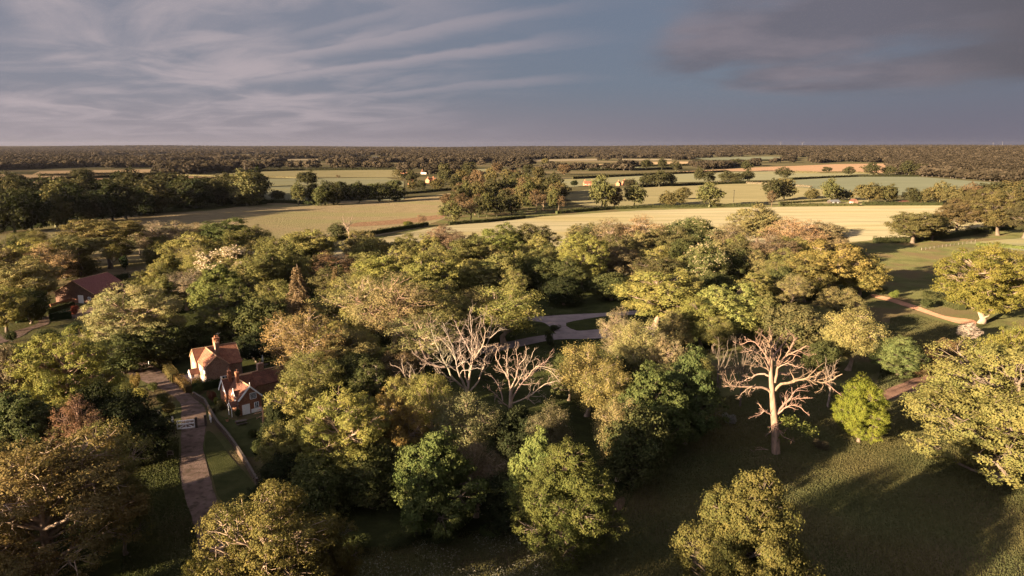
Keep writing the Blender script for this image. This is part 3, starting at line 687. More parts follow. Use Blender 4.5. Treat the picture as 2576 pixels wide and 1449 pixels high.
class House:
    """u runs along the main ridge (away to the right), v runs out of the front towards the drive"""
    def __init__(s, name, loc, ang, label, cat='house', group=None):
        s.root = empty(name, (loc[0], loc[1], float(gz(loc[0], loc[1]))), 0); s.ang = ang
        tag(s.root, label, cat, group)
        s.a = np.array([cos(ang), sin(ang), 0]); s.b = np.array([sin(ang), -cos(ang), 0]); s.z = np.array([0, 0, 1.0])
        s.wall = MB(); s.roof = MB(); s.ridge = MB(); s.boards = []
    def P(s, u, v, z): return s.a * u + s.b * v + s.z * z
    def block(s, axis, c, hw, l0, l1, eave, ridge, hwl=None, over=.22, end=.12, th=.10, tile=True):
        """gabled block: axis 'u' or 'v' is the ridge direction; c its centre line; l0..l1 along it"""
        g = (lambda l, w, z: s.P(l, c + w, z)) if axis == 'u' else (lambda l, w, z: s.P(c + w, l, z))
        w0, w1 = -hw, hwl or hw
        sl0 = (ridge - eave) / hw; sl1 = (ridge - eave) / hw; e1 = ridge - sl1 * w1
        prof = [(w0, -.2), (0, -.2), (w1, -.2), (w1, e1), (0, ridge), (w0, eave)]
        V = np.array([g(l, w, z) for l in (l0, l1) for (w, z) in prof])
        s.wall.grid(V, [[2, 3, 9, 8], [3, 4, 10, 9], [4, 5, 11, 10], [5, 0, 6, 11], [0, 1, 4, 5], [1, 2, 3, 4], [6, 11, 10, 7], [7, 10, 9, 8]])
        for (w, sl) in ((w0 - over, sl0), (w1 + over, sl1)):
            ze = ridge - sl * abs(w)
            n = 10
            q = [g(l, ww, zz) for l in (l0 - end, l1 + end) for (ww, zz) in ((0, ridge + .03), (w, ze + .03), (w, ze + .03 + th), (0, ridge + .03 + th * 1.25))]
            s.roof.grid(np.array(q), [[0, 1, 2, 3], [4, 7, 6, 5], [0, 4, 5, 1], [1, 5, 6, 2], [2, 6, 7, 3], [3, 7, 4, 0]])
        s.ridge.bar(g(l0 - end - .02, 0, ridge + .16), g(l1 + end + .02, 0, ridge + .16), .20, .13)
    def verge(s, axis, c, hw, l, eave, ridge, w=.13, over=.22, mat=None):
        g = (lambda l, ww, z: s.P(l, c + ww, z)) if axis == 'u' else (lambda l, ww, z: s.P(c + ww, l, z))
        sl = (ridge - eave) / hw
        for sg in (-1, 1):
            s.boards.append((g(l, 0, ridge + .08), g(l, sg * (hw + over), ridge - sl * (hw + over) + .08), .09, w * 2))
    def chimney(s, u, v, z0, z1, wu, wv, pots=2, shaft='brick', slim=False, aerial=False):
        m = MB(); R = s.ang
        m.box(s.P(u, v, (z0 + z1) / 2), (wu, wv, z1 - z0), R); m.box(s.P(u, v, z1 - .16), (wu + .14, wv + .14, .14), R); m.box(s.P(u, v, z1 + .05), (wu + .08, wv + .08, .12), R)
        c = link('chimney', m.mesh('chimney', [M[shaft]]), s.root)
        for i in range(pots):
            p = MB(); q = s.P(u + (i - (pots - 1) / 2) * wu / max(pots, 1) * .8, v, z1 + .1)
            p.tube([q, q + s.z * .1, q + s.z * .42, q + s.z * .5], [.13, .13, .10, .14], 8); link('chimney_pot', p.mesh('chimney_pot', [M['pot']], True), c)
        if aerial:
            p = MB(); q = s.P(u + wu * .4, v, z1); p.bar(q, q + s.z * 1.0, .04); p.bar(q + s.z * .95 - s.a * .5, q + s.z * .95 + s.a * .5, .03)
            for k in range(6): p.bar(q + s.z * .95 + s.a * (.18 * k - .45) - s.b * .18, q + s.z * .95 + s.a * (.18 * k - .45) + s.b * .18, .02)
            link('aerial', p.mesh('aerial', [M['metal']]), c)
    def window(s, face, p, z, wd, ht, bars=(2, 3), name='window'):
        """face 'v' looks towards +v at v=p[1]; face 'u-' looks towards -u at u=p[0]"""
        if face == 'v': o = s.P(p[0], p[1], z); x = s.a; n = s.b
        elif face == 'u-': o = s.P(p[0], p[1], z); x = s.b; n = -s.a
        else: o = s.P(p[0], p[1], z); x = -s.b; n = s.a
        f = MB(); t = .09
        for sx in (-1, 1): f.bar(o + x * sx * wd / 2 - s.z * ht / 2, o + x * sx * wd / 2 + s.z * ht / 2, t, .12)
        for sz in (-1, 1): f.bar(o - x * wd / 2 + s.z * sz * ht / 2, o + x * wd / 2 + s.z * sz * ht / 2, .12 if sz > 0 else .16, t)
        for i in range(1, bars[0]): f.bar(o + x * (i / bars[0] - .5) * wd - s.z * ht / 2, o + x * (i / bars[0] - .5) * wd + s.z * ht / 2, .07 if i * 2 == bars[0] else .04, .07)
        for i in range(1, bars[1]): f.bar(o + s.z * (i / bars[1] - .5) * ht - x * wd / 2, o + s.z * (i / bars[1] - .5) * ht + x * wd / 2, .05, .035)
        fo = link(name, f.mesh(name, [M['white']]), s.root)
        g = MB(); V = np.array([[o + n * .015 + x * i * wd / 2 + s.z * j * ht / 2 for (i, j) in ((-1, -1), (1, -1), (1, 1), (-1, 1))]]); g.quads(V)
        link('pane', g.mesh('pane', [M['glass']]), fo)
    def done(s, wall, roof, ridge='ridge', trim='white', trimname='bargeboard'):
        link('wall', s.wall.mesh('wall', [M[wall]]), s.root); r = link('roof', s.roof.mesh('roof', [M[roof]]), s.root)
        link('ridge_tiles', s.ridge.mesh('ridge_tiles', [M[ridge]]), r)
        for bd in s.boards:
            m = MB(); m.bar(*bd); link(trimname, m.mesh(trimname, [M[trim]]), s.root)

def farmhouse():
    h = House('farmhouse', (-69.3, 147.0), radians(38), 'two storey brick farmhouse with orange pantile roof and white front porch')
    h.block('u', 0, 2.35, 0, 9.0, 4.5, 6.5)
    h.block('v', 2.75, 2.35, .25, 8.2, 4.5, 6.45)
    h.block('u', .0, 2.3, 5.2, 9.05, 4.53, 6.48, hwl=3.9)
    h.verge('u', 0, 2.35, -.12, 4.5, 6.5, .06); h.verge('v', 2.75, 2.35, 8.33, 4.5, 6.45, .06); h.verge('u', 0, 2.35, 9.18, 4.5, 6.5, .06)
    h.chimney(5.1, -.1, 5.6, 8.3, 1.25, .8, 2, 'brick_red', aerial=True)
    h.chimney(4.4, 2.5, 4.8, 8.0, .75, 1.0, 2, 'brick')
    h.window('u-', (-.01, .2), 3.2, .7, 1.1); h.window('u-', (.39, 4.0), 3.4, .75, 1.0); h.window('u-', (.39, 6.9), 3.4, .75, 1.0)
    h.window('u-', (.39, 5.2), 1.2, .9, 1.2); h.window('v', (4.1, 8.21), 1.2, 1.25, 1.5, (2, 2)); h.window('u-', (.39, 7.3), 1.2, .8, 1.1)
    # porch with a little pitched roof on white posts
    p = MB()
    for (u, v) in ((-1.5, 1.7), (-1.5, 3.3), (-.1, 1.7), (-.1, 3.3)): p.bar(h.P(u, v, 0), h.P(u, v, 2.1), .12)
    for (u, v, u2, v2) in ((-1.5, 1.7, -1.5, 3.3), (-1.5, 1.7, -.1, 1.7), (-1.5, 3.3, -.1, 3.3)):
        p.bar(h.P(u, v, 2.05), h.P(u2, v2, 2.05), .14); p.bar(h.P(u, v, .8), h.P(u2, v2, .8), .08)
        for k in range(1, 4): p.bar(h.P(u + (u2 - u) * k / 4, v + (v2 - v) * k / 4, .8), h.P(u + (u2 - u) * k / 4, v + (v2 - v) * k / 4, 2.0), .05)
    p.bar(h.P(-1.6, 2.5, 2.95), h.P(-1.6, 1.6, 2.1), .08, .16); p.bar(h.P(-1.6, 2.5, 2.95), h.P(-1.6, 3.4, 2.1), .08, .16)
    po = link('porch', p.mesh('porch', [M['white']]), h.root)
    r = MB()
    for sg in (-1, 1):
        r.quads(np.array([[h.P(-1.65, 2.5, 3.06), h.P(.3, 2.5, 3.06), h.P(.3, 2.5 + sg * 1.05, 2.06), h.P(-1.65, 2.5 + sg * 1.05, 2.06)]]))
        r.quads(np.array([[h.P(-1.65, 2.5, 2.98), h.P(.3, 2.5, 2.98), h.P(.3, 2.5 + sg * 1.05, 1.98), h.P(-1.65, 2.5 + sg * 1.05, 1.98)]]))
    link('porch_roof', r.mesh('porch_roof', [M['roof_dark']]), po)
    b = MB(); b.box(h.P(-.75, 2.5, .38), (1.4, 1.6, .76), h.ang); link('porch_base', b.mesh('porch_base', [M['brick']]), po)
    d = MB(); d.box(h.P(.35, 2.5, 1.0), (.08, .9, 2.0), h.ang); link('door', d.mesh('door', [M['timber']]), h.root)
    for (u, v, z) in ((5.2, 2.6, 4.3), (.28, 8.1, 4.3), (9.0, 3.95, 3.1)):
        g = MB(); g.bar(h.P(u, v, 0), h.P(u, v, z), .09); link('drainpipe', g.mesh('drainpipe', [M['lead']]), h.root)
    h.done('brick', 'roof', trim='ridge', trimname='verge')

def cottage():
    h = House('lodge_cottage', (-56.2, 130.5), radians(42), 'small red brick lodge with white bargeboards, dormer and pale garage door')
    h.block('u', 0, 1.65, 0, 5.6, 3.1, 5.3, end=.2)
    h.block('v', 2.4, 2.1, .1, 7.1, 3.1, 5.28, end=.25)
    h.verge('u', 0, 1.65, -.24, 3.1, 5.3, .13); h.verge('v', 2.4, 2.1, 7.38, 3.1, 5.28, .13)
    for q in (h.P(-.24, 0, 5.2), h.P(2.4, 7.38, 5.2)):
        f_ = MB(); f_.bar(q, q + h.z * .95, .09); link('finial', f_.mesh('finial', [M['white']]), h.root)
    h.chimney(1.3, .1, 4.2, 6.9, .55, .8, 1, 'brick_red'); h.chimney(2.0, 2.3, 4.2, 7.0, .5, .75, 1, 'brick_red')
    for (u, v, z) in ((1.3, .1, 7.45), (2.0, 2.3, 7.55)):
        m = MB(); m.bar(h.P(u - .5, v, z), h.P(u + .5, v, z), .03); m.bar(h.P(u, v, z - .5), h.P(u, v, z), .03)
        for k in range(5): m.bar(h.P(u - .4 + k * .2, v - .16, z), h.P(u - .4 + k * .2, v + .16, z), .02)
        link('aerial', m.mesh('aerial', [M['metal']]), h.root)
    h.window('u-', (-.01, .05), 3.55, .6, .85, (2, 2)); h.window('v', (3.0, 7.11), 3.35, 1.15, 1.15, (4, 4)); h.window('v', (3.55, 7.11), 1.35, .75, 1.15, (2, 4))
    # dormer on the left slope of the front wing
    m = MB(); q = ((4.6, 2.4), (5.2, 2.4), (5.8, 2.4), (5.8, 3.6), (5.2, 4.25), (4.6, 3.6)); V = np.array([h.P(u, v, z) for u in (.28, 1.6) for (v, z) in q])
    m.grid(V, [[0, 1, 4, 5], [1, 2, 3, 4], [2, 3, 9, 8], [0, 6, 11, 5]]); dm = link('dormer', m.mesh('dormer', [M['brick_red']]), h.root)
    r = MB()
    for sg in (-1, 1): r.quads(np.array([[h.P(.02, 5.2, 4.42), h.P(1.9, 5.2, 4.42), h.P(1.9, 5.2 + sg * .82, 3.52), h.P(.02, 5.2 + sg * .82, 3.52)]]))
    link('dormer_roof', r.mesh('dormer_roof', [M['roof_dark']]), dm)
    t = MB()
    for sg in (-1, 1): t.bar(h.P(.0, 5.2, 4.36), h.P(.0, 5.2 + sg * .82, 3.46), .07, .18)
    t.bar(h.P(0, 5.2, 4.3), h.P(0, 5.2, 5.0), .08); link('dormer_bargeboard', t.mesh('dormer_bargeboard', [M['white']]), dm)
    h.window('u-', (.27, 5.2), 3.05, .75, 1.1, (2, 3))
    # porch
    p = MB()
    for v in (5.3, 6.8): p.bar(h.P(-1.1, v, 0), h.P(-1.1, v, 1.9), .11)
    for sg in (-1, 1): p.bar(h.P(-1.25, 6.05, 2.62), h.P(-1.25, 6.05 + sg * .95, 1.85), .07, .17)
    p.bar(h.P(-1.25, 6.05, 2.55), h.P(-1.25, 6.05, 3.2), .07); p.bar(h.P(-1.1, 5.3, 1.85), h.P(.3, 5.3, 1.85), .1); p.bar(h.P(-1.1, 6.8, 1.85), h.P(.3, 6.8, 1.85), .1)
    po = link('porch', p.mesh('porch', [M['white']]), h.root); r = MB()
    for sg in (-1, 1): r.quads(np.array([[h.P(-1.3, 6.05, 2.72), h.P(.32, 6.05, 2.72), h.P(.32, 6.05 + sg * 1.0, 1.86), h.P(-1.3, 6.05 + sg * 1.0, 1.86)]]))
    link('porch_roof', r.mesh('porch_roof', [M['roof_dark']]), po)
    d = MB(); d.box(h.P(.27, 6.05, .95), (.06, .85, 1.9), h.ang); link('door', d.mesh('door', [M['timber']]), h.root)
    d = MB(); d.box(h.P(1.5, 7.14, .98), (1.45, .08, 1.96), h.ang)
    for k in range(5): d.box(h.P(.95 + k * .28, 7.185, .98), (.02, .015, 1.9), h.ang)
    link('garage_door', d.mesh('garage_door', [M['white']]), h.root)
    d = MB(); d.box(h.P(3.45, 7.14, .38), (2.0, .06, .76), h.ang); link('rendered_plinth', d.mesh('rendered_plinth', [M['white']]), h.root)
    for (a_, b_) in ((h.P(.06, 7.0, 0), h.P(.06, 7.0, 3.0)), (h.P(-.05, 1.6, 0), h.P(-.05, 1.6, 3.05))):
        g = MB(); g.bar(a_, b_, .08); link('drainpipe', g.mesh('drainpipe', [M['lead']]), h.root)
    h.done('brick_red', 'roof_dark')

def outbuilding():
    h = House('outbuilding', (-55.4, 137.3), radians(43), 'long low brick outbuilding under a weathered pantile roof behind the lodge', 'outbuilding')
    h.block('u', 0, 2.3, 0, 9.8, 1.9, 4.0); h.chimney(4.3, -.2, 3.2, 5.5, 1.2, .8, 1, 'brick')
    h.done('brick', 'roof_dark')

def barn():
    h = House('barn', (-141.2, 222.5), radians(80), 'barn with a big dark red pantile roof among the left-hand trees', 'barn')
    h.block('u', 0, 7.2, 0, 15, 3.2, 7.2, over=.4, end=.3, th=.16)
    h.verge('u', 0, 7.2, -.35, 3.2, 7.2, .09)
    d = MB(); d.box(h.P(-.05, 2.2, 1.3), (.1, 1.9, 2.6), h.ang); link('door', d.mesh('door', [M['white']]), h.root)
    h.window('u-', (-.01, 5.3), 1.6, .9, 1.0)
    h.done('brick_barn', 'roof_barn', trim='ridge', trimname='verge')

def far_house(px, py, wpx, hpx, label, wall, roof, ang, name='house', chim=2, cat='house', wing=False):
    x, y, z = at_ter(px, py); sc = depth(x, y, 0) / F; L = wpx * sc; H = hpx * sc
    h = House(name, (x, y), ang, label, cat); h.root.location.z = z
    hw = max(2.6, L * .3); e = H * .55
    h.block('u', 0, hw, -L / 2, L / 2, e, H, over=.4, th=.2)
    if wing: h.block('v', L * .2, hw * .8, .2, hw + 3, e, H * .96, over=.3, th=.2)
    for i in range(chim): h.chimney((i - .5 * (chim - 1)) * L * .75, 0, H * .8, H + 1.8, 1.1, .9, 1, 'brick_red')
    n = max(2, int(L / 4))
    for i in range(n): h.window('v', ((i + .5) / n * L - L / 2, hw + .02), e * .55, 1.2, 1.3, (2, 2))
    h.done(wall, roof)

farmhouse(); cottage(); outbuilding(); barn()
far_house(1480, 467, 24, 11, 'distant red roofed house with two chimneys beside a round dark tree', 'brick_red', 'roof', radians(8))
far_house(1556, 467, 12, 10, 'distant orange brick house half hidden behind the hedgerow oak pair', 'brick_red', 'roof', radians(60), chim=1)
far_house(1571, 466, 10, 12, 'distant brick house with a tall chimney against the dark rounded trees', 'brick_red', 'roof', radians(20), chim=1)
far_house(1068, 438, 16, 9, 'distant farmhouse with a pale gable end', 'plaster', 'roof_dark', radians(-25))
far_house(1084, 460, 24, 12, 'distant orange brick house with steep red roof at the field corner', 'brick_red', 'roof', radians(50), wing=True)
far_house(1034, 464, 14, 12, 'distant brick cottage between two tall pale trees', 'brick_red', 'roof', radians(20), chim=1)
far_house(1016, 437, 16, 8, 'low distant orange barn behind the hedgerow', 'brick_red', 'roof', radians(10), 'barn', 0, 'barn')
far_house(2147, 512, 14, 11, 'small cream gabled house at the edge of the pale crop field', 'brick', 'roof_dark', radians(-70), chim=0)
far_house(2097, 511, 26, 8, 'low grey roofed shed beside the small cream house', 'timber', 'lead', radians(12), 'shed', 0, 'shed')
far_house(2283, 513, 56, 9, 'long dark barn hidden under hedgerow trees by the crop field', 'timber', 'roof_dark', radians(2), 'barn', 0, 'barn')
far_house(150, 402, 26, 5, 'far white farm building with a pale roof on the left horizon', 'plaster', 'lead', radians(10), 'barn', 0, 'barn')
far_house(70, 403, 30, 4, 'far low pale sheds at the left edge of the distant farm', 'plaster', 'metal', radians(5), 'shed', 0, 'shed')
far_house(345, 393, 40, 3, 'far pale greenhouse roofs glinting among distant woods', 'plaster', 'metal', radians(3), 'greenhouse', 0, 'greenhouse')
far_house(470, 389, 20, 4, 'far white warehouse roof near the left skyline', 'plaster', 'metal', radians(0), 'warehouse', 0, 'warehouse')
far_house(850, 417, 16, 5, 'far pale barn behind the dark hedgerow trees', 'plaster', 'lead', radians(12), 'barn', 0, 'barn')
far_house(945, 399, 16, 4, 'far white roofed shed among woods near the skyline', 'plaster', 'metal', radians(-8), 'shed', 0, 'shed')
# ------------------------------------------------------------------ trees of the wood and the park
T = bytop; Bs = bybase
OAK = dict(name='oak_tree')
# --- left foreground
T(150, 836, 16, 235, 'near0', 'bg', 'bright yellow-green tree above the dark yew on the left of the gravel drive', bark=(.2, .13, .09))
T(15, 858, 15, 110, 'blossom', 'pk', 'pinkish flowering tree cut by the left edge above the dark chestnut', name='flowering_tree')
T(45, 985, 13, 190, 'maple', (.048, .056, .022), 'dark green chestnut dotted with pale flower spikes at the left edge', name='chestnut_tree')
T(185, 1000, 12, 130, 'open1', (.13, .075, .045), 'brown ivy-choked tree between the dark chestnut and the black yew', bark=(.22, .13, .09))
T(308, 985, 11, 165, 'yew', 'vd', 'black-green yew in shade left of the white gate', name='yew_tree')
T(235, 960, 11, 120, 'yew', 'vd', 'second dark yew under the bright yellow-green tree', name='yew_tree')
T(255, 1072, 13, 185, 'open0', (.10, .088, .03), 'olive tree with pale bare limbs below the dark yew', bark=PALE)
T(95, 1112, 16, 400, 'near2', (.105, .078, .03), 'big bronze-olive oak with pale crooked limbs filling the lower left corner', name='oak_tree', bark=PALE)
T(290, 1165, 11, 130, 'oak1', (.085, .078, .026), 'small olive tree on the shaded side of the big bronze oak')
T(-60, 1090, 15, 160, 'oak0', 'ol', 'olive tree cut by the left edge behind the bronze oak')
# --- left middle
T(262, 547, 19, 200, 'umbrella', (.11, .088, .034), 'tall flat-topped tree with bare fanned limbs left of the flowering chestnut', name='parkland_tree', bark=(.085, .06, .042), rz=.5)
T(190, 588, 16, 190, 'umbrella', (.085, .075, .03), 'darker flat-crowned tree leaning out beside the tallest flat-topped tree', name='parkland_tree', bark=(.07, .05, .035))
T(62, 600, 16, 140, 'oak1', 'yg', 'yellow-green tree on the left edge of the wood against the shaded field')
T(115, 612, 15, 120, 'open1', (.16, .11, .055), 'tan-tinged tree next to the leftmost yellow-green treetop')
T(-10, 620, 15, 110, 'oak0', 'br', 'brown tree cut by the left edge under the shaded field')
T(55, 645, 15, 165, 'oak2', 'ol', 'broad olive-gold tree standing over the left-hand barn garden')
Bs(170, 702, 640, 150, 'dark', 'do', 'dark olive tree right behind the barn roof')
T(0, 715, 12, 100, 'oak0', 'yg', 'bright green tree at the left edge beside the farmyard drive')
T(65, 718, 10, 85, 'dark', 'dg', 'dark tree overhanging the orange-lit wall left of the barn')
T(385, 560, 15, 130, 'open2', 'pk', 'pinkish half-bare tree right of the tall flat-topped tree', bark=PALE)
T(455, 560, 15, 110, 'open0', 'tn', 'tan thin-leaved tree beside the pinkish half-bare tree', bark=PALE)
T(487, 585, 15, 135, 'oak0', 'yg', 'yellow-green tree in front of the dark field-edge oak')
T(565, 546, 17, 165, 'oak1', (.05, .06, .02), 'dark green oak at the field edge behind the white flowering chestnut', **OAK)
T(600, 570, 15, 90, 'oak2', 'mg', 'green oak on the right shoulder of the dark field-edge oak', **OAK)
def blossom_tree(r, n, seed, col=(.52, .42, .32), size=.34, top=.1, H=15, R=6, cb=.12):
    rng = np.random.default_rng(seed); c = [o for o in r.children if o.name.startswith('crown')][0]
    me = c.data; co = np.empty(len(me.vertices) * 3, np.float32); me.vertices.foreach_get('co', co); co = co.reshape(-1, 3)
    cz = H * (1 + cb) / 2; q = (co - np.array([0, 0, cz])) / np.array([R, R, H * (1 - cb) / 2]); s = np.linalg.norm(q, axis=1)
    ok = np.where((s > .72) & (q[:, 2] > top))[0]; pk = rng.choice(ok, n); mb = MB()
    p = co[pk] + rng.normal(0, .12, (n, 3)) + unit(q[pk]) * .15
    for k in range(3): leaves(mb, p + rng.normal(0, .1, (n, 3)), rng.normal(0, 1, (n, 3)) + unit(q[pk]), size, rng, 0, None, .45)
    b = link('blossom', mb.mesh('blossom', [PETAL]), r); b.color = tuple(col) + (1,)
r = T(572, 617, 15, 150, 'blossom', (.12, .10, .045), 'horse chestnut covered in creamy white flower candles', name='chestnut_tree'); blossom_tree(r, 1500, 1, size=.42, top=-.1, col=(.42, .34, .25))
T(640, 640, 14, 110, 'oak0', 'mg', 'green tree at the right foot of the flowering chestnut')
T(545, 668, 14, 120, 'maple', (.075, .082, .024), 'green tree just below the flowering chestnut')
T(390, 673, 10, 95, 'dome1', 'yg', 'small round lime-green tree right of the barn')
T(355, 682, 9, 80, 'dome0', 'mg', 'small mid-green tree between barn and round lime-green tree')
T(462, 682, 11, 120, 'open2', 'pk', 'pale sparse tree coming into leaf beside the round lime-green tree', bark=PALE)
T(332, 712, 17, 215, 'near1', 'lg', 'big pale yellow-green tree in front of the barn above the drive', bark=PALE)
T(390, 800, 10, 130, 'dark', 'dg', 'dark green tree under the right side of the big pale tree')
T(300, 830, 9, 120, 'dark', (.045, .05, .018), 'dark tree under the big pale tree at the bend of the drive')
T(575, 722, 14, 165, 'near2', (.065, .068, .022), 'dark olive tree behind the farmhouse chimneys')
T(520, 800, 8, 120, 'dark', 'dg', 'dark low tree at the back of the farmhouse lawn')
T(650, 740, 13, 120, 'dark', 'dg', 'dark green tree beside the tan conifer')
T(640, 830, 7, 110, 'dark', 'vd', 'dark shaded tree between the lawn and the conifer')
T(690, 612, 16, 120, 'oak0', 'mg', 'green tree topping the wood edge left of the pale crop')
T(770, 572, 17, 120, 'oak2', 'yg', 'tall yellow-green tree standing above the wood edge beside the pasture')
T(728, 590, 15, 110, 'oak1', 'mg', 'green tree behind the tan conifer at the pasture edge')
T(835, 632, 13, 115, 'open1', 'cp', 'copper-brown tree left of the ivy-covered field tree', bark=(.12, .08, .06))
T(905, 577, 14, 80, 'oak1', 'ol', 'narrow ivy-clad tree standing out over the pale crop strip')
T(945, 598, 10, 60, 'oak0', 'ol', 'shorter ivy-clad tree beside the narrow field-edge tree')
T(700, 700, 12, 110, 'oak1', 'mg', 'green tree on the left flank of the tan conifer')
T(765, 640, 12, 90, 'oak0', 'yg', 'yellow-green tree directly above the tan conifer')
Bs(757, 868, 664, 125, 'conifer', (.155, .11, .062), 'tall tan conifer with a pointed top', name='conifer_tree', bark=PALE)
Bs(848, 800, 672, 66, 'conifer', (.12, .085, .04), 'smaller brownish conifer right of the tall tan conifer', name='conifer_tree')
Bs(768, 985, 782, 200, 'open0', (.185, .132, .058), 'golden-tan tree with pale forked limbs behind the outbuilding', bark=PALE, rz=1.0)
# --- centre of the wood, back row
T(1118, 566, 15, 190, 'open1', (.115, .075, .045), 'brownish tree with a wide domed top at the edge of the pale crop')
T(1010, 622, 15, 140, 'oak0', 'yg', 'yellow-green tree below the pale crop strip')
T(945, 640, 14, 120, 'oak2', 'bg', 'bright green tree right of the copper-brown tree')
T(1075, 640, 15, 150, 'oak1', (.11, .105, .03), 'olive-green tree under the brownish domed tree')
T(1185, 592, 15, 140, 'oak2', 'mg', 'green tree right of the brownish domed tree')
T(1265, 562, 16, 150, 'oak0', (.095, .10, .028), 'green oak on the skyline of the wood against the pale crop', **OAK)
T(1345, 560, 16, 150, 'oak1', 'do', 'dark olive oak on the wood skyline left of the bright yellow-green tree', **OAK)
T(1260, 640, 13, 160, 'maple', 'mg', 'green tree in front of the skyline oak')
T(1370, 640, 12, 140, 'dark', 'dg', 'dark tree in the shade left of the bright yellow-green tree')
T(1468, 586, 18, 130, 'near0', 'bg', 'tall bright yellow-green tree in the middle of the dark back row')
T(1540, 552, 16, 150, 'open0', 'br', 'brown-gold half-bare tree at the crest of the back row', bark=PALE)
T(1615, 545, 17, 170, 'open2', (.15, .10, .05), 'pale-limbed brown tree under the big pale crop field', bark=PALE)
T(1470, 560, 13, 90, 'oak0', 'ol', 'small olive treetop left of the brown-gold tree')
r = T(1740, 542, 18, 170, 'blossom', (.06, .065, .024), 'dark horse chestnut speckled with pale flower candles', name='chestnut_tree'); blossom_tree(r, 900, 2, (.26, .22, .13), .36, -.6)
r = T(1778, 605, 16, 110, 'blossom', (.07, .075, .026), 'second flowering chestnut catching sun on its pale candles', name='chestnut_tree'); blossom_tree(r, 1000, 3, (.30, .25, .15), .36, -.6)
T(1690, 566, 15, 110, 'oak1', 'do', 'dark olive tree left of the speckled chestnut')
T(1830, 560, 16, 110, 'open1', 'br', 'brown thin tree right of the speckled chestnut')
T(1910, 512, 19, 130, 'oak0', 'ol', 'tallest olive tree of the back row rising over the crop field')
T(2000, 545, 17, 135, 'open1', (.17, .105, .055), 'tan tree with bare orange limbs at the right end of the back row', bark=PALE)
T(2080, 556, 15, 105, 'oak2', 'br', 'bronze tree ending the back row against the crop field')
T(1945, 590, 15, 110, 'open2', (.10, .07, .04), 'dark brown tree under the tallest olive tree')
T(1870, 600, 13, 110, 'dark', 'do', 'shaded dark tree below the brown thin tree')
T(1660, 640, 12, 150, 'oak2', 'do', 'olive-brown tree in shade behind the big yellow oak')
T(1560, 620, 13, 140, 'oak1', 'br', 'brown-green tree in front of the pale-limbed brown tree')
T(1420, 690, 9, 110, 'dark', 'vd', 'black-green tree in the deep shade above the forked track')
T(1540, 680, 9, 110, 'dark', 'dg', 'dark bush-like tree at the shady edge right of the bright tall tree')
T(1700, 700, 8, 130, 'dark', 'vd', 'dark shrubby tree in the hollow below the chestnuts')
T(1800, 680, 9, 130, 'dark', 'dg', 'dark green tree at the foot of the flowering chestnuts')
T(1618, 665, 5, 60, 'dome1', (.10, .11, .05), 'small pale bush in the shade above the big yellow oak', name='small_tree')
# --- centre of the wood, middle
T(900, 690, 16, 180, 'open1', (.13, .115, .045), 'pale olive tree with twiggy top right of the tan conifer', bark=PALE)
T(985, 700, 17, 230, 'open0', (.125, .10, .045), 'large twiggy tree in the middle of the wood with a dark crooked trunk', bark=(.26, .16, .11))
T(880, 700, 13, 150, 'oak1', 'yg', 'yellow-green tree behind the twiggy large tree')
T(1090, 700, 14, 140, 'oak2', (.11, .10, .032), 'olive tree right of the large twiggy tree')
T(1130, 740, 13, 130, 'oak0', (.125, .115, .04), 'pale olive tree behind the bleached dead tree')
T(1270, 718, 14, 200, 'feather', (.125, .12, .036), 'feathery yellow-olive oak spreading over the forked track', bark=PALE, name='oak_tree')
T(1190, 725, 13, 130, 'feather', 'ol', 'olive tree just left of the feathery oak')
T(1060, 790, 13, 170, 'open2', (.13, .12, .05), 'pale grey-green tree left of the bleached dead tree', bark=PALE)
T(860, 820, 12, 130, 'oak0', 'ol', 'olive tree right of the golden-tan tree')
T(890, 880, 9, 120, 'dark', 'dg', 'dark tree at the foot of the crooked trunk')
T(1000, 885, 8, 110, 'open1', (.085, .06, .03), 'brown bush-like tree behind the small dead snags')
T(1655, 675, 15, 175, 'oak2', (.135, .125, .036), 'big sunlit yellow oak right of the forked track', bark=PALE, name='oak_tree')
T(1730, 690, 13, 95, 'oak0', 'yg', 'yellow-green tree on the right side of the big sunlit oak')
T(1840, 712, 14, 200, 'oak0', (.125, .13, .038), 'broad pale green oak behind the tall dead tree', name='oak_tree')
T(1765, 745, 12, 120, 'oak1', 'bg', 'green tree on the left side of the broad pale green oak')
T(1920, 740, 12, 110, 'maple', 'mg', 'mid-green tree right of the broad pale green oak')
T(2000, 755, 12, 130, 'dark', 'do', 'dark olive tree under the spreading golden oak')
T(2090, 606, 17, 200, 'oak1', (.135, .105, .032), 'spreading golden oak beside the red path', bark=PALE, name='oak_tree')
T(2030, 640, 14, 130, 'oak2', (.12, .10, .032), 'golden-olive oak on the left flank of the spreading golden oak', name='oak_tree')
T(2170, 640, 13, 120, 'oak0', (.12, .10, .03), 'golden tree on the right flank of the spreading golden oak')
T(2120, 720, 9, 120, 'oak1', 'ol', 'low olive tree under the spreading golden oak')
Bs(1843, 720, 682, 26, 'conifer', (.16, .11, .06), 'tiny tan conifer in the shade beside the flowering chestnuts', name='conifer_tree')
Bs(1915, 695, 640, 70, 'open2', (.17, .13, .06), 'small pale half-dead tree glowing against the dark back row', bark=PALE)
T(2148, 775, 13, 135, 'feather', (.145, .125, .045), 'pale feathery tree right of the tall dead tree', bark=PALE)
T(2075, 850, 8, 80, 'dark', 'dg', 'dark slim tree between the dead tree and the pale feathery tree')
T(1875, 842, 13, 62, 'bare0', 'br', 'thin bare sapling cluster left of the tall dead tree', name='bare_tree', bark=(.075, .056, .04))
T(1822, 842, 13, 62, 'bare1', 'br', 'leafless whippy tree in front of the dark wood left of the tall dead tree', name='bare_tree', bark=(.08, .06, .042))
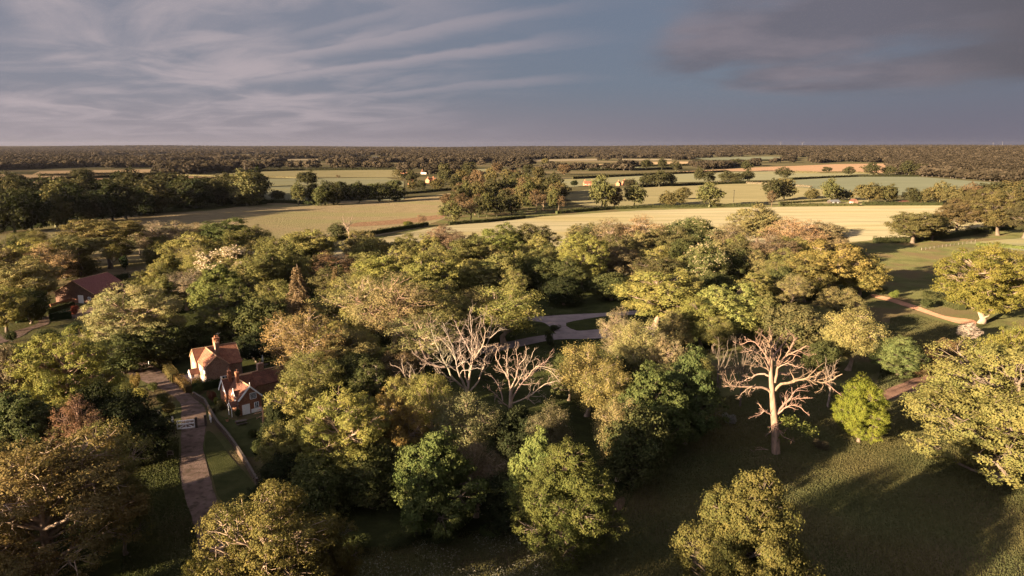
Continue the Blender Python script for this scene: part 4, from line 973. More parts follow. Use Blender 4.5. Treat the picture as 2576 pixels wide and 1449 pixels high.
T(2095, 900, 9, 50, 'bare1', 'br', 'thin leafless tree in shadow right of the tall dead tree', name='bare_tree', bark=(.16, .12, .09))
# --- front of the wood
T(865, 978, 15, 230, 'near1', (.115, .11, .03), 'broad yellow-green oak at the front of the wood right of the lodge', bark=PALE, name='oak_tree')
T(985, 990, 13, 150, 'near2', 'og', 'orange-tinted oak at the front of the wood', bark=PALE, name='oak_tree')
T(742, 945, 12, 120, 'oak2', 'yg', 'yellow-green tree close to the right of the lodge', bark=PALE)
T(720, 1050, 10, 110, 'oak1', 'mg', 'green tree right of the pollarded snag')
T(1165, 985, 12, 150, 'feather', (.105, .10, .045), 'grey-olive feathery tree below the bleached dead tree', bark=PALE)
T(1085, 940, 12, 115, 'feather', (.13, .12, .036), 'yellow-olive tree between the small snags and the bleached dead tree', bark=PALE)
T(1005, 945, 10, 90, 'oak1', 'yg', 'small yellow-green tree among the dead snags')
T(1095, 1085, 13, 210, 'maple', (.048, .058, .017), 'leafy green sycamore at the front edge of the wood', name='sycamore_tree')
T(1195, 1110, 10, 130, 'feather', (.10, .075, .045), 'brownish feathery tree behind the leafy sycamore', bark=(.25, .18, .12))
T(1432, 1115, 13.5, 245, 'dome0', (.058, .062, .016), 'dense rounded maple at the front of the wood above the meadow', name='maple_tree', rz=2.0)
T(1345, 1085, 13, 120, 'maple', (.08, .092, .026), 'upright green tree behind the left of the rounded maple')
T(1385, 1010, 12, 110, 'feather', (.08, .07, .035), 'dull olive tree below the second dead tree')
T(1480, 860, 13, 150, 'feather', (.135, .11, .038), 'olive-gold oak with jagged limbs right of the second dead tree', bark=PALE, name='oak_tree')
T(1530, 920, 12, 140, 'feather', (.125, .105, .036), 'olive-gold tree with a long bare limb on its lower right', bark=PALE)
T(1555, 778, 13, 90, 'open2', (.17, .13, .07), 'sparse pinkish tree beside the end of the forked track', bark=PALE)
T(1610, 800, 14, 140, 'feather', (.14, .125, .05), 'soft pale olive tree below the forked track', bark=PALE)
T(1680, 840, 12, 100, 'open1', (.14, .115, .06), 'thin pale tree left of the dark sycamores', bark=PALE)
T(1645, 925, 14, 170, 'maple', (.05, .06, .018), 'dark green sycamore in the shade left of the tall dead tree', name='sycamore_tree')
T(1735, 880, 15, 150, 'maple', (.045, .056, .018), 'taller dark sycamore nearer to the tall dead tree', name='sycamore_tree')
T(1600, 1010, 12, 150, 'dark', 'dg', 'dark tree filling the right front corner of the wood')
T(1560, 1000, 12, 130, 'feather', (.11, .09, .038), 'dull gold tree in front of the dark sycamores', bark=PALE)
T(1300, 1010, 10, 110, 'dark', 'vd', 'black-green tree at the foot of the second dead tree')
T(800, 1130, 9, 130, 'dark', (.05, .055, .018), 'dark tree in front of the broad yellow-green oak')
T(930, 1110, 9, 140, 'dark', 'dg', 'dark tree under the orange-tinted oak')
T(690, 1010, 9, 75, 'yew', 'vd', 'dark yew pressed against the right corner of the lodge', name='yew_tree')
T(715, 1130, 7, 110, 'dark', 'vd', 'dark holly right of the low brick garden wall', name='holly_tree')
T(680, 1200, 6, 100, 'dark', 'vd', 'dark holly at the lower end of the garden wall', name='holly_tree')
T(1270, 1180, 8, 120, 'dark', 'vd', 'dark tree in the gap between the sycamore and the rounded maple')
T(670, 1238, 14, 345, 'near0', (.082, .07, .021), 'large yellow-olive oak at the bottom over the gravel drive', bark=PALE, name='oak_tree', rz=.3)
T(815, 1300, 9, 150, 'near2', (.085, .072, .022), 'smaller bronze-green tree right behind the large bottom oak')
T(520, 1385, 8, 120, 'oak1', (.085, .078, .02), 'low olive tree at the bottom edge beside the drive')
T(1888, 1176, 17, 290, 'dome1', (.068, .062, .018), 'dense egg-shaped tree alone on the shaded lawn at the bottom', name='maple_tree', rz=.8)
# --- right-hand park
Bs(2160, 1112, 945, 150, 'dome1', (.105, .115, .02), 'compact bright yellow-green maple right of the tall dead tree', name='maple_tree', rz=3.0)
Bs(2510, 1205, 850, 430, 'near3', (.145, .134, .045), 'huge golden-green oak on the right sweeping low over the lawn', bark=(.15, .11, .08), name='oak_tree', rz=4.0)
T(2560, 822, 17, 190, 'near2', (.13, .12, .028), 'golden-green oak cut by the right edge above the huge oak', bark=PALE, name='oak_tree')
Bs(2468, 812, 612, 270, 'near1', (.125, .112, .028), 'round-crowned golden oak standing at the end of the red path', bark=PALE, name='oak_tree', rz=2.0)
T(2590, 640, 15, 130, 'oak1', (.13, .105, .032), 'golden tree cut by the right edge behind the round-crowned oak')
T(2268, 846, 8, 130, 'dome0', (.085, .10, .034), 'low light-green tree right of the pale feathery tree')
T(2340, 872, 6, 110, 'dark', (.075, .05, .026), 'brown thorny thicket tree beside the light-green low tree')
T(2390, 850, 6, 100, 'open1', (.10, .07, .03), 'low bronze tree under the white blossom bush')
# --- fill of darker trees deep in the wood
fr = random.Random(77)
poly = [(700, 960), (800, 760), (950, 660), (1450, 640), (2000, 640), (2080, 740), (1900, 860), (1780, 1060), (1500, 1250), (1000, 1280), (760, 1180)]
def inside(p, P):
    c = False; j = len(P) - 1
    for i in range(len(P)):
        if (P[i][1] > p[1]) != (P[j][1] > p[1]) and p[0] < (P[j][0] - P[i][0]) * (p[1] - P[i][1]) / (P[j][1] - P[i][1]) + P[i][0]: c = not c
        j = i
    return c
PG = [at(*p)[:2] for p in poly]; hole = [at(*p)[:2] for p in [(1190, 780), (1640, 770), (1680, 850), (1540, 980), (1300, 980), (1200, 905)]]
hole2 = [[at(*p)[:2] for p in q] for q in ([(140, 690), (330, 690), (330, 800), (140, 770)], [(-60, 760), (240, 760), (240, 860), (-60, 880)], [(400, 860), (720, 860), (720, 960), (400, 960)])]
PG2 = [at(*p)[:2] for p in [(-60, 650), (200, 620), (640, 610), (700, 700), (700, 860), (480, 868), (430, 880), (330, 740), (120, 690), (-60, 720)]]
used = []; tries = 0
while len(used) < 130 and tries < 9000:
    tries += 1
    x = fr.uniform(-230, 120); y = fr.uniform(85, 335)
    i1 = inside((x, y), PG) and not inside((x, y), hole); i2 = inside((x, y), PG2) and not any(inside((x, y), q) for q in hole2)
    if not (i1 or i2) or any((x - a) ** 2 + (y - b) ** 2 < 72 for a, b in used): continue
    used.append((x, y)); t_ = min(1.0, max(0.0, (y - 120) / 120))
    hh_ = fr.uniform(7.5, 11.5) + 3.5 * t_ - (2.5 if i2 and not i1 and y < 200 else 0)
    put(fr.choice(['dark', 'maple', 'oak0', 'oak1', 'oak2', 'open1', 'feather']), x, y, hh_, hh_ * fr.uniform(.8, 1.05), C[fr.choice(['dg', 'do', 'mg', 'ol', 'mg', 'yg'])],
        'lower tree filling the gaps between the taller trees of the wood', 'understorey_tree', 'tree', 'understorey trees inside the wood')

# ------------------------------------------------------------------ trees in the fields beyond
MID = ['mid0', 'mid1', 'mid2', 'mid3']
def m(px, yb, yt, w, label, kind=None, col='mg', **kw):
    return Bs(px, yb, yt, w, kind or MID[trng.randrange(4)], col, label, **kw)
FD = (.046, .044, .02); FO = (.085, .072, .03); FB = (.095, .065, .035)
m(207, 449, 424, 50, 'spreading oak alone on the hedge line in the tan field', 'midround', FD, name='oak_tree')
m(613, 472, 435, 46, 'olive oak standing in front of the olive field on the hedge end', None, FO, name='oak_tree')
m(775, 471, 430, 48, 'solitary round oak in the middle of the green field', 'midround', FD, name='oak_tree')
m(699, 506, 478, 40, 'small round tree on the field hedge between the two clumps', 'midround', FD)
m(751, 516, 461, 38, 'tall ivy-green tree standing just left of the dark clump', 'mid1', (.08, .078, .032))
m(850, 448, 440, 16, 'tiny pale tree on the hedge right of the solitary round oak', 'midopen0', FB)
m(1001, 468, 423, 36, 'pale tall poplar-like tree right above the dark clump', 'midopen1', FO)
m(1034, 468, 428, 34, 'dark bushy tree beside the pale tall tree near the brick houses', 'mid0', FD)
m(1060, 478, 452, 26, 'low tree left of the red roofed house at the field corner', 'mid2', FD)
m(1036, 478, 455, 24, 'round shrub-like tree in front of the distant brick cottage', 'mid2', FO)
m(1100, 480, 448, 40, 'brown-green tree right of the red roofed house at the field corner', 'mid3', FO)
for i, (px, yb, yt, w_) in enumerate([(1120, 470, 408, 44), (1160, 480, 425, 40), (1200, 480, 425, 44), (1145, 482, 440, 36), (1235, 470, 420, 36), (1250, 440, 410, 30), (1180, 445, 405, 40), (1275, 455, 425, 36), (1300, 455, 425, 40), (1330, 440, 412, 34), (1355, 452, 418, 36)]):
    m(px, yb, yt, w_, 'hedgerow tree in the belt behind the scrubby middle wood', None, (FD, FO, FB)[i % 3], group='hedgerow trees behind the middle wood')
m(1138, 561, 508, 60, 'bright leafy oak at the left tip of the scrubby middle wood', 'mid0', (.085, .082, .032), name='oak_tree')
m(1184, 556, 498, 44, 'pale brown willow right of the leafy oak at the wood tip', 'midopen0', FB)
m(1128, 520, 486, 40, 'brown-green tree on the pasture side of the middle wood tip', 'mid3', FB)
mw = random.Random(9)
for i in range(62):
    px = mw.uniform(1150, 1420); t = (px - 1150) / 270; yb = mw.uniform(556 - 30 * t - 62 + 20 * t, 553 - 16 * t); big_ = mw.uniform(38, 62)
    k = mw.choice(['midopen0', 'midopen1', 'mid1', 'mid3', 'mid0']); dk = mw.random()
    m(px, yb, yb - big_, mw.uniform(34, 52), 'thin brown-green tree in the scrubby middle wood between pasture and crop' if k.startswith('midopen') else 'leafy tree in the scrubby middle wood between pasture and crop', k, FB if k.startswith('midopen') else (FD, FO, (.07, .068, .026))[i % 3], group='thin trees of the middle wood' if k.startswith('midopen') else 'leafy trees of the middle wood')
for (px, yb, yt, w_, lab, k, c_) in [
 (1513, 527, 443, 66, 'tall leafy oak on the hedge in front of the far red roofs', 'mid0', (.085, .082, .032)), (1545, 523, 468, 46, 'brown-tinged tree leaning on the tall leafy hedge oak', 'mid3', FB), (1595, 523, 464, 58, 'bushy green oak next along the hedge from the tall leafy oak', 'mid1', (.08, .078, .032)),
 (1688, 521, 483, 62, 'round dark green tree on the top hedge of the crop field', 'midround', FO), (1718, 502, 470, 42, 'olive tree just behind the round dark hedge tree', 'mid3', FO), (1784, 521, 461, 70, 'wide leafy oak right of the round dark hedge tree', 'mid0', (.085, .082, .032)),
 (1758, 461, 421, 26, 'slender tree on the field boundary with a bare trunk', 'mid1', FD), (1782, 458, 430, 36, 'rounded tree beside the slender boundary tree', 'mid2', FD), (1826, 460, 430, 42, 'left tree of the tight dark trio on the field boundary', 'mid0', FD), (1852, 461, 433, 38, 'middle tree of the tight dark trio on the field boundary', 'mid2', FD),
 (1880, 459, 428, 34, 'right tree of the tight dark trio on the field boundary', 'mid1', FD), (1878, 432, 404, 30, 'dark tree straight behind the tight dark trio', 'mid0', FD), (1628, 470, 438, 42, 'left tree of the dark clump right of the orange house', 'mid1', FD), (1658, 470, 430, 44, 'middle tree of the dark clump right of the orange house', 'mid0', FD),
 (1684, 468, 434, 36, 'right tree of the dark clump right of the orange house', 'mid3', FD), (1445, 470, 453, 20, 'small round dark tree left of the red roofed house with two chimneys', 'midround', (.03, .035, .016)), (1585, 472, 450, 34, 'dark round tree right of the distant orange houses', 'midround', (.035, .03, .016)),
 (1943, 506, 447, 50, 'dark-sided oak left of the twin trees by the field boundary', 'mid2', FD), (1972, 503, 446, 56, 'pale-limbed oak at the end of the paddock', 'mid3', FO), (1972, 450, 421, 42, 'dark tree directly above the pale-limbed paddock oak', 'mid0', FD),
 (1940, 522, 476, 30, 'pinkish ivy trunk tree at the right end of the top hedge', 'midopen0', FB), (2042, 507, 474, 38, 'bushy tree left of the pointed tree by the cream house', 'mid1', FO), (2087, 508, 450, 48, 'tall pointed tree behind the grey shed', 'mid0', (.085, .082, .032)),
 (2112, 506, 472, 30, 'darker tree touching the tall pointed tree', 'mid2', FD), (2130, 504, 480, 34, 'small green tree left of the cream gabled house', 'mid1', (.08, .078, .032)), (2185, 514, 461, 72, 'left half of the big domed pair right of the cream house', 'midround', FO), (2228, 514, 464, 64, 'right half of the big domed pair right of the cream house', 'midround', (.075, .068, .028)),
 (2290, 514, 470, 46, 'dark cedar-like tree over the long dark barn', 'mid3', FD), (2325, 514, 476, 42, 'olive tree over the right end of the long dark barn', 'mid1', FO), (2362, 514, 458, 52, 'tall tree right of the long dark barn', 'mid0', FO), (2345, 500, 470, 34, 'brown tree behind the tall tree beside the barn', 'mid3', FB),
 (2080, 433, 419, 24, 'low dark tree on the tan field hedge', 'mid2', FD), (2135, 441, 418, 30, 'leaning tree pair on the tan field hedge', 'mid3', FD), (2192, 442, 410, 46, 'large dark tree on the tan field hedge', 'mid0', FD), (2237, 442, 418, 34, 'round dark tree between the large hedge tree and the forest', 'midround', FD),
 (2285, 443, 405, 44, 'dark oak at the forest corner by the blue-green field', 'mid0', FD), (2312, 443, 410, 40, 'second dark oak along the forest corner', 'mid2', FD),
 (1700, 430, 405, 28, 'dark hedgerow oak at the corner of the far tan field', 'mid0', FD), (1625, 428, 400, 30, 'round hedgerow oak above the small orange strip field', 'midround', FD), (1665, 428, 398, 26, 'taller oak beside the round hedgerow oak on the strip field', 'mid1', FD),
 (1372, 416, 398, 20, 'pointed pale poplar at the left end of the far hedge', 'mid1', FO), (1420, 440, 412, 36, 'brown-green hedge tree behind the far hedged field', 'mid3', FB), (1850, 420, 398, 26, 'dark tree on the line between the far grey and tan fields', 'mid2', FD)]:
    m(px, yb, yt, w_, lab, k, c_, name='oak_tree' if 'oak' in lab else 'broadleaf_tree')
# right-hand field corner, nearer
m(2295, 612, 530, 130, 'wide layered oak on the hedge below the right end of the crop field', 'oak2', (.085, .075, .03), name='oak_tree')
m(2345, 606, 538, 80, 'darker oak overlapping the wide layered oak', 'oak0', (.05, .048, .02), name='oak_tree')
m(2402, 588, 498, 120, 'bronze oak on the hedge with a leaning pale limb', 'oak1', (.095, .072, .034), name='oak_tree')
m(2510, 592, 470, 130, 'large bronze-green oak near the right edge beyond the hedge', 'oak0', (.09, .075, .03), name='oak_tree')
m(2575, 600, 500, 100, 'dark oak cut by the right edge beyond the hedge', 'oak2', (.05, .045, .022), name='oak_tree')
m(2455, 560, 470, 90, 'olive oak behind the large bronze-green oak', 'oak2', FO, name='oak_tree')
for i, (px, yb, yt, w_) in enumerate([(2400, 520, 470, 60), (2440, 515, 462, 64), (2490, 512, 455, 70), (2540, 512, 452, 70), (2585, 515, 458, 60), (2560, 540, 470, 80), (2420, 545, 490, 60), (2480, 540, 480, 60)]):
    m(px, yb, yt, w_, 'tree of the bronze-green clump right of the crop field', MID[i % 4], (FO, FB, FD)[i % 3], group='trees of the right-hand clump')
for (px, yb, yt, w_, lab, k, c_) in [(848, 602, 562, 50, 'grey-green willow on the ditch hedge left of the narrow ivy-clad tree', 'mid1', (.06, .06, .028)), (1026, 572, 556, 24, 'small round yellow bush-tree on the rushy pasture edge', 'midround', (.10, .10, .025)), (1060, 570, 538, 30, 'pale leafless-looking sapling beside the rust-coloured rushes', 'midopen0', (.17, .11, .065))]:
    m(px, yb, yt, w_, lab, k, c_)
Bs(880, 606, 535, 46, 'bare2', 'br', 'pale dead tree standing alone at the edge of the rough pasture', name='dead_tree', bark=(.20, .14, .10))
# dark clump beside the green field
cr = random.Random(3)
for i in range(15):
    t = i / 14; px = 792 + 205 * t + cr.uniform(-6, 6); b0 = 518 - 12 * t
    m(px, b0 - cr.choice([0, 0, 9]), 463 - 8 * t + cr.uniform(-8, 8), cr.uniform(36, 50), 'dark tree of the compact clump between the green field and the pasture', cr.choice(['midskirt0', 'midskirt1', 'mid0']), (FD, (.06, .062, .024), (.04, .042, .018))[i % 3], group='trees of the compact clump')
# long dark wood on the left
lw = random.Random(4)
rows = [(0, 585, 1.0), (1, 560, 1.0), (2, 535, 1.0), (3, 512, 1.0)]
for j, n in enumerate((15, 16, 16, 16)):
    for i in range(n):
        t = (i + .5) / n; px = -30 + 690 * t + lw.uniform(-16, 16)
        front = np.interp(px, [-40, 100, 330, 420, 660], [600, 578, 552, 535, 518]); back = np.interp(px, [-40, 100, 300, 660], [492, 492, 490, 504])
        yb = front - 4 + (back - front) * j / 3.6 + lw.uniform(-4, 4); ht = np.interp(yb, [490, 600], [62, 104]) * lw.uniform(.8, 1.15)
        c_ = lw.choice([(.034, .036, .016), (.03, .03, .015), (.026, .03, .014), (.045, .042, .02)])
        if (i + j * 5) % 11 == 3: c_ = (.085, .08, .034)
        lab = ['tree on the front edge of the long dark wood beyond the left meadow', 'tree inside the long dark wood on the left, behind its front edge', 'tree in the back half of the long dark wood on the left', 'tree along the far edge of the long dark wood, against the green field'][j]
        m(px, yb, yb - ht, ht * lw.uniform(.85, 1.15), lab, lw.choice(['midskirt0', 'midskirt1', 'midskirt0', 'midskirt1', 'mid0', 'mid2'] if j < 2 else ['mid0', 'mid1', 'mid2', 'mid3', 'midround', 'midskirt0']), c_, group=['front trees of the long dark wood', 'inner trees of the long dark wood', 'back trees of the long dark wood', 'far-edge trees of the long dark wood'][j])
# ------------------------------------------------------------------ dead trees, limb by limb
def dead(name, base, conv, trunk, tr, limbs, label, bark, seed, dens=1.0, lev=2):
    """limbs: list of (radius, [(picture points)], lean) - lean is how far the tip comes towards (-) or goes from (+) the camera, per metre of length"""
    rng = np.random.default_rng(seed); bx, by, _ = at(*base); D = depth(bx, by, 8)
    def w3(p, off=0.0):
        d = ray(*conv(p)); t = (by + off) / d[1]; return np.array([d[0] * t, by + off, HC + d[2] * t])
    root = empty(name, (bx, by, 0)); tag(root, label, 'dead tree')
    O = np.array([bx, by, 0])
    tp = np.array([w3(p) for p in trunk]) - O; tp[0][2] = -.3
    n = len(tp); P = crom(tp, 4, False); mb = MB(); mb.tube(P, np.interp(np.linspace(0, 1, len(P)), np.linspace(0, 1, n), tr), 10)
    t = link('trunk', mb.mesh('trunk', [BARK], True), root); t.color = bark + (1,)
    for i, (r, pts, lean) in enumerate(limbs):
        q = np.array([w3(p) for p in pts]); L = np.concatenate([[0], np.cumsum(np.linalg.norm(np.diff(q, axis=0), axis=1))])
        o0 = lean[0] if isinstance(lean, tuple) else 0.0; l1 = lean[1] if isinstance(lean, tuple) else lean
        q = np.array([w3(p, o0 + l1 * L[k]) for k, p in enumerate(pts)]) - O
        Q = crom(q, 4, False); Q[1:] += rng.normal(0, .05, (len(Q) - 1, 3)); rr = np.linspace(r, max(.035, r * .22), len(Q))
        mb = MB(); mb.tube(Q, rr, 7); twigify(mb, Q, rr, rng, lev, dens, .85, .5, .06, .42, .026)
        b = link('limb', mb.mesh('limb', [BARK], True), root); b.color = tuple(c * rng.uniform(.92, 1.06) for c in bark) + (1,)
    return root
c8 = lambda p: (1699.4 + p[0] * .4011, 581.4 + p[1] * .4011)
c7 = lambda p: (894.4 + p[0] * .3395, 760.2 + p[1] * .3395)
PB = (.215, .14, .097); PW = (.22, .172, .135)
dt = dead('dead_tree', (1952, 1140), c8, [(630, 1400), (625, 1250), (615, 1130), (605, 1000), (598, 900), (600, 820), (604, 730), (600, 650)], [.72, .62, .52, .42, .33, .24, .15, .07], [
 (.24, [(606, 1020), (560, 985), (480, 975), (400, 975), (340, 960), (300, 920)], -.15), (.12, [(480, 975), (430, 1005), (390, 1050)], (-1, -.4)),
 (.20, [(600, 920), (560, 897), (500, 905), (440, 935), (400, 960)], .35), (.18, [(598, 880), (550, 850), (500, 850), (430, 830)], -.4), (.18, [(600, 840), (560, 770), (520, 720), (470, 690), (405, 715)], .2),
 (.16, [(600, 800), (585, 700), (545, 650), (500, 630)], -.3), (.14, [(603, 770), (640, 690), (670, 650)], .3), (.12, [(603, 740), (600, 660), (588, 608)], -.2), (.12, [(590, 880), (545, 790), (470, 740), (430, 745)], -.6),
 (.26, [(622, 950), (650, 840), (690, 790), (760, 755), (850, 780)], .1), (.15, [(690, 790), (740, 690), (745, 650)], (.5, .4)), (.13, [(720, 772), (800, 730), (838, 720)], (.6, -.2)), (.10, [(640, 860), (700, 830), (760, 850), (810, 860)], -.5),
 (.26, [(625, 1000), (660, 962), (720, 950), (790, 930), (870, 940), (940, 950), (1000, 920), (1042, 898)], -.12), (.12, [(870, 940), (900, 890), (930, 870)], (-1.2, .2)), (.10, [(940, 950), (990, 990), (1040, 1030)], (-1.5, -.2)),
 (.24, [(632, 1140), (680, 1090), (720, 1050), (755, 1000), (830, 970)], .3), (.14, [(720, 1050), (790, 1050), (862, 1045)], (1.2, -.2)), (.16, [(640, 1150), (700, 1100), (770, 1100), (840, 1155)], -.4),
 (.14, [(615, 1170), (560, 1130), (530, 1150), (490, 1165)], -.3), (.09, [(560, 1130), (530, 1090), (510, 1080)], (-.6, .3)), (.10, [(622, 1250), (600, 1220), (640, 1240), (680, 1290), (745, 1320)], -.5), (.09, [(616, 1235), (580, 1270), (560, 1290)], -.3),
 (.18, [(606, 930), (650, 890), (700, 900), (740, 930)], .8), (.16, [(602, 860), (570, 800), (560, 730), (540, 690)], .8), (.14, [(604, 800), (650, 740), (690, 690), (720, 640)], .7)],
 'tall bleached dead oak with bare crooked limbs standing on the lawn', PB, 5, 1.15)
# a few live leaves low on the trunk
mbl = MB(); rl = np.random.default_rng(8); pp = []
for q in ((690, 1180), (740, 1190), (790, 1215), (830, 1240), (700, 1210), (650, 1290)):
    d = ray(*c8(q)); t = dt.location.y / d[1]; p = np.array([d[0] * t, rl.uniform(-1, .5), HC + d[2] * t]) - np.array([dt.location.x, 0, 0]); pp.append(p + rl.normal(0, 1, (150, 3)) * np.array([.55, .6, .35]))
pp = np.concatenate(pp); leaves(mbl, pp, rl.normal(0, .6, (len(pp), 3)) + np.array([0, 0, .6]), .32, rl)
lf = link('leafy_shoots', mbl.mesh('leafy_shoots', [LEAF]), dt); lf.color = (.10, .11, .03, 1)
dead('dead_tree', (1182, 1050), c7, [(850, 860), (840, 740), (822, 640)], [.6, .5, .42], [
 (.22, [(815, 650), (720, 560), (660, 440), (600, 320), (560, 200)], .2), (.17, [(660, 480), (600, 470), (520, 410), (470, 290)], (.5, -.2)), (.12, [(600, 480), (480, 420), (400, 340)], (.3, -.4)),
 (.22, [(825, 640), (760, 520), (740, 400), (700, 280), (640, 180)], -.25), (.24, [(835, 640), (850, 480), (860, 380), (862, 250), (850, 90)], .1), (.14, [(860, 380), (800, 280), (760, 200), (740, 140)], (.8, .2)),
 (.20, [(840, 600), (870, 440), (930, 340), (960, 250), (950, 120)], -.2), (.14, [(868, 440), (880, 300), (910, 200), (930, 110)], (-.6, .3)), (.20, [(845, 660), (900, 600), (950, 480), (970, 360), (1000, 200), (1010, 100)], .3),
 (.10, [(990, 270), (1050, 220), (1110, 200)], (2, .1)), (.15, [(800, 630), (700, 560), (620, 540), (580, 480)], -.4), (.13, [(830, 600), (800, 480), (770, 330), (790, 220)], .5), (.13, [(740, 420), (690, 330), (610, 250)], (-1, .3)), (.12, [(900, 400), (985, 450), (1000, 455)], .1)],
 'many-stemmed bleached dead tree in the middle of the wood', PW, 6, 1.0)
dead('dead_tree', (1285, 1088), c7, [(1152, 965), (1150, 800), (1150, 640)], [.46, .38, .26], [
 (.15, [(1150, 650), (1130, 560), (1080, 480), (1040, 400), (1060, 330)], .3), (.15, [(1150, 640), (1190, 560), (1200, 440), (1190, 340)], -.2), (.17, [(1160, 720), (1200, 640), (1290, 540), (1370, 470), (1440, 410)], .1),
 (.15, [(1155, 755), (1280, 700), (1400, 610), (1480, 590)], -.3), (.14, [(1155, 670), (1220, 560), (1290, 430), (1330, 340)], .4), (.13, [(1150, 790), (1080, 730), (1040, 680), (980, 650)], -.3), (.11, [(1090, 730), (1060, 620), (1000, 540)], (-.8, .2)),
 (.10, [(1198, 480), (1260, 400), (1262, 320)], (-.8, -.2)), (.10, [(1370, 480), (1450, 520), (1520, 600)], (.6, -.3)), (.12, [(1130, 560), (1120, 440), (1130, 340)], (.5, .4)), (.11, [(1290, 540), (1340, 480), (1400, 480), (1480, 500)], -.2)],
 'spreading pinkish dead tree right of the many-stemmed dead tree', (.245, .18, .135), 7, 1.2)
dead('dead_tree', (1035, 1040), c7, [(425, 820), (420, 720), (400, 640)], [.22, .18, .13], [(.10, [(400, 640), (370, 560), (330, 490), (260, 465)], .2), (.10, [(402, 640), (405, 540), (410, 460)], -.2), (.08, [(385, 600), (350, 500), (345, 420)], .3), (.08, [(405, 600), (440, 530), (380, 440)], -.3)],
 'small bleached snag left of the many-stemmed dead tree', PW, 8, 1.0, 1)
dead('dead_tree', (958, 1030), c7, [(185, 790), (180, 680), (160, 580)], [.18, .14, .09], [(.08, [(160, 580), (150, 520), (152, 475)], .2), (.08, [(165, 590), (120, 550), (97, 535)], -.2), (.06, [(172, 620), (200, 590), (230, 580)], .2)],
 'smallest bleached snag at the left of the dead trees', PW, 9, 1.0, 1)
# pollarded snag in the lodge garden
cA = lambda p: (447.2 + p[0] * .1605, 831.8 + p[1] * .1605)
dead('dead_tree', (663, 1092), cA, [(1345, 1620), (1340, 1440), (1335, 1215)], [.2, .18, .16], [(.07, [(1335, 1240), (1290, 1230), (1250, 1245)], -.2), (.07, [(1335, 1220), (1300, 1200), (1270, 1180)], .3), (.07, [(1340, 1230), (1400, 1220), (1425, 1185)], .2), (.06, [(1340, 1270), (1420, 1250), (1475, 1230)], -.2), (.06, [(1335, 1260), (1260, 1290), (1200, 1300)], -.4), (.06, [(1338, 1330), (1270, 1360), (1230, 1370)], -.3), (.05, [(1338, 1230), (1345, 1200), (1360, 1180)], -.5)],
 'pollarded dead trunk with short spikes in the lodge garden', (.50, .27, .16), 10, .35, 1)
dead('fallen_branch', (1925, 1132), c8, [(600, 1362), (560, 1368), (500, 1372)], [.1, .09, .05], [(.06, [(560, 1368), (530, 1355), (505, 1360)], -.3), (.05, [(540, 1370), (500, 1385), (470, 1372)], -.4)], 'fallen pale branch lying left of the tall dead oak', PB, 11, .4, 1)['category'] = 'branch'

# ------------------------------------------------------------------ hedges
def hedge(pts, wd, ht, leaf, col, label, dens=1.0, off=0.0, world=False, name='hedge', wob=.25, lmat=None):
    P = np.array([at_ter(*p) for p in pts]) if not world else np.array(pts)
    O = P[0].copy(); P = P - O; rng = np.random.default_rng(int(abs(pts[0][0]) * 13) + len(pts)); mb = MB()
    for a, b in zip(P[:-1], P[1:]):
        L = np.linalg.norm(b - a); n = max(20, int(dens * L * (wd + 2 * ht) / (leaf * leaf) * 1.1)); n = min(n, 30000)
        t = rng.uniform(0, 1, n); d = (b - a) / L; s = np.array([-d[1], d[0], 0])
        u = rng.uniform(-1, 1, n); v = rng.uniform(0, 1, n); shell = rng.integers(0, 3, n)
        u = np.where(shell == 0, u, np.sign(u) * rng.uniform(.8, 1.05, n)); v = np.where(shell == 0, rng.uniform(.88, 1.05, n), v)
        lum = 1 + wob * np.sin(t * L * 1.3 / max(wd, .6) + 3 * np.sin(t * L * .37)) * .6 + rng.normal(0, wob * .15, n)
        p = a + (b - a) * t[:, None] + s * (u * wd / 2 * lum)[:, None] + np.array([0, 0, 1]) * (v * ht * lum)[:, None]
        nr = np.where((shell == 0)[:, None], np.array([0, 0, 1.0]), s * np.sign(u)[:, None]) + rng.normal(0, .5, (n, 3))
        leaves(mb, p, nr, leaf, rng, 0)
        k = max(2, int(L / max(1.0, wd)))
        for i in range(k):      # woody core so that no light shows through
            q = a + (b - a) * ((i + .5) / k); mb.box(q + np.array([0, 0, ht * .42]), (L / k * 1.05, wd * .62, ht * .84), math.atan2(d[1], d[0]), 0, .2)
    o = link(name, mb.mesh(name, [lmat or LEAF]), None, O); o.color = tuple(col) + (1,)
    return tag(o, label, 'hedge')
HG = (.05, .055, .02)
hedge([(398, 912), (420, 936), (440, 962)], 1.8, 2.3, .2, (.075, .06, .024), 'tall clipped hedge between the gravel drive and the farmhouse lawn', wob=.08)
hedge([(449, 962), (463, 974), (476, 988)], 1.9, 1.7, .2, (.095, .062, .026), 'low clipped golden hedge blocks between the drive and the farmhouse porch', wob=.2)
hedge([(484, 985), (520, 980), (556, 972)], 1.2, 1.9, .2, (.03, .04, .014), 'dark clipped hedge between farmhouse and lodge', wob=.08)
hedge([(425, 893), (470, 884), (530, 874), (600, 868)], 1.6, 2.2, .22, (.035, .04, .016), 'dark hedge behind the farmhouse lawn', wob=.2)
hedge([(40, 812), (75, 805), (95, 802)], 2.0, 2.2, .25, (.035, .045, .018), 'dark clipped hedge left of the farmyard drive', wob=.1)
hedge([(125, 806), (155, 802), (180, 800)], 2.2, 2.4, .25, (.03, .042, .018), 'rounded dark hedge in front of the farmyard drive', wob=.12)
hedge([(118, 788), (160, 776), (185, 770)], 1.8, 1.6, .25, (.05, .05, .022), 'low hedge under the sunlit wall beside the barn', wob=.15)
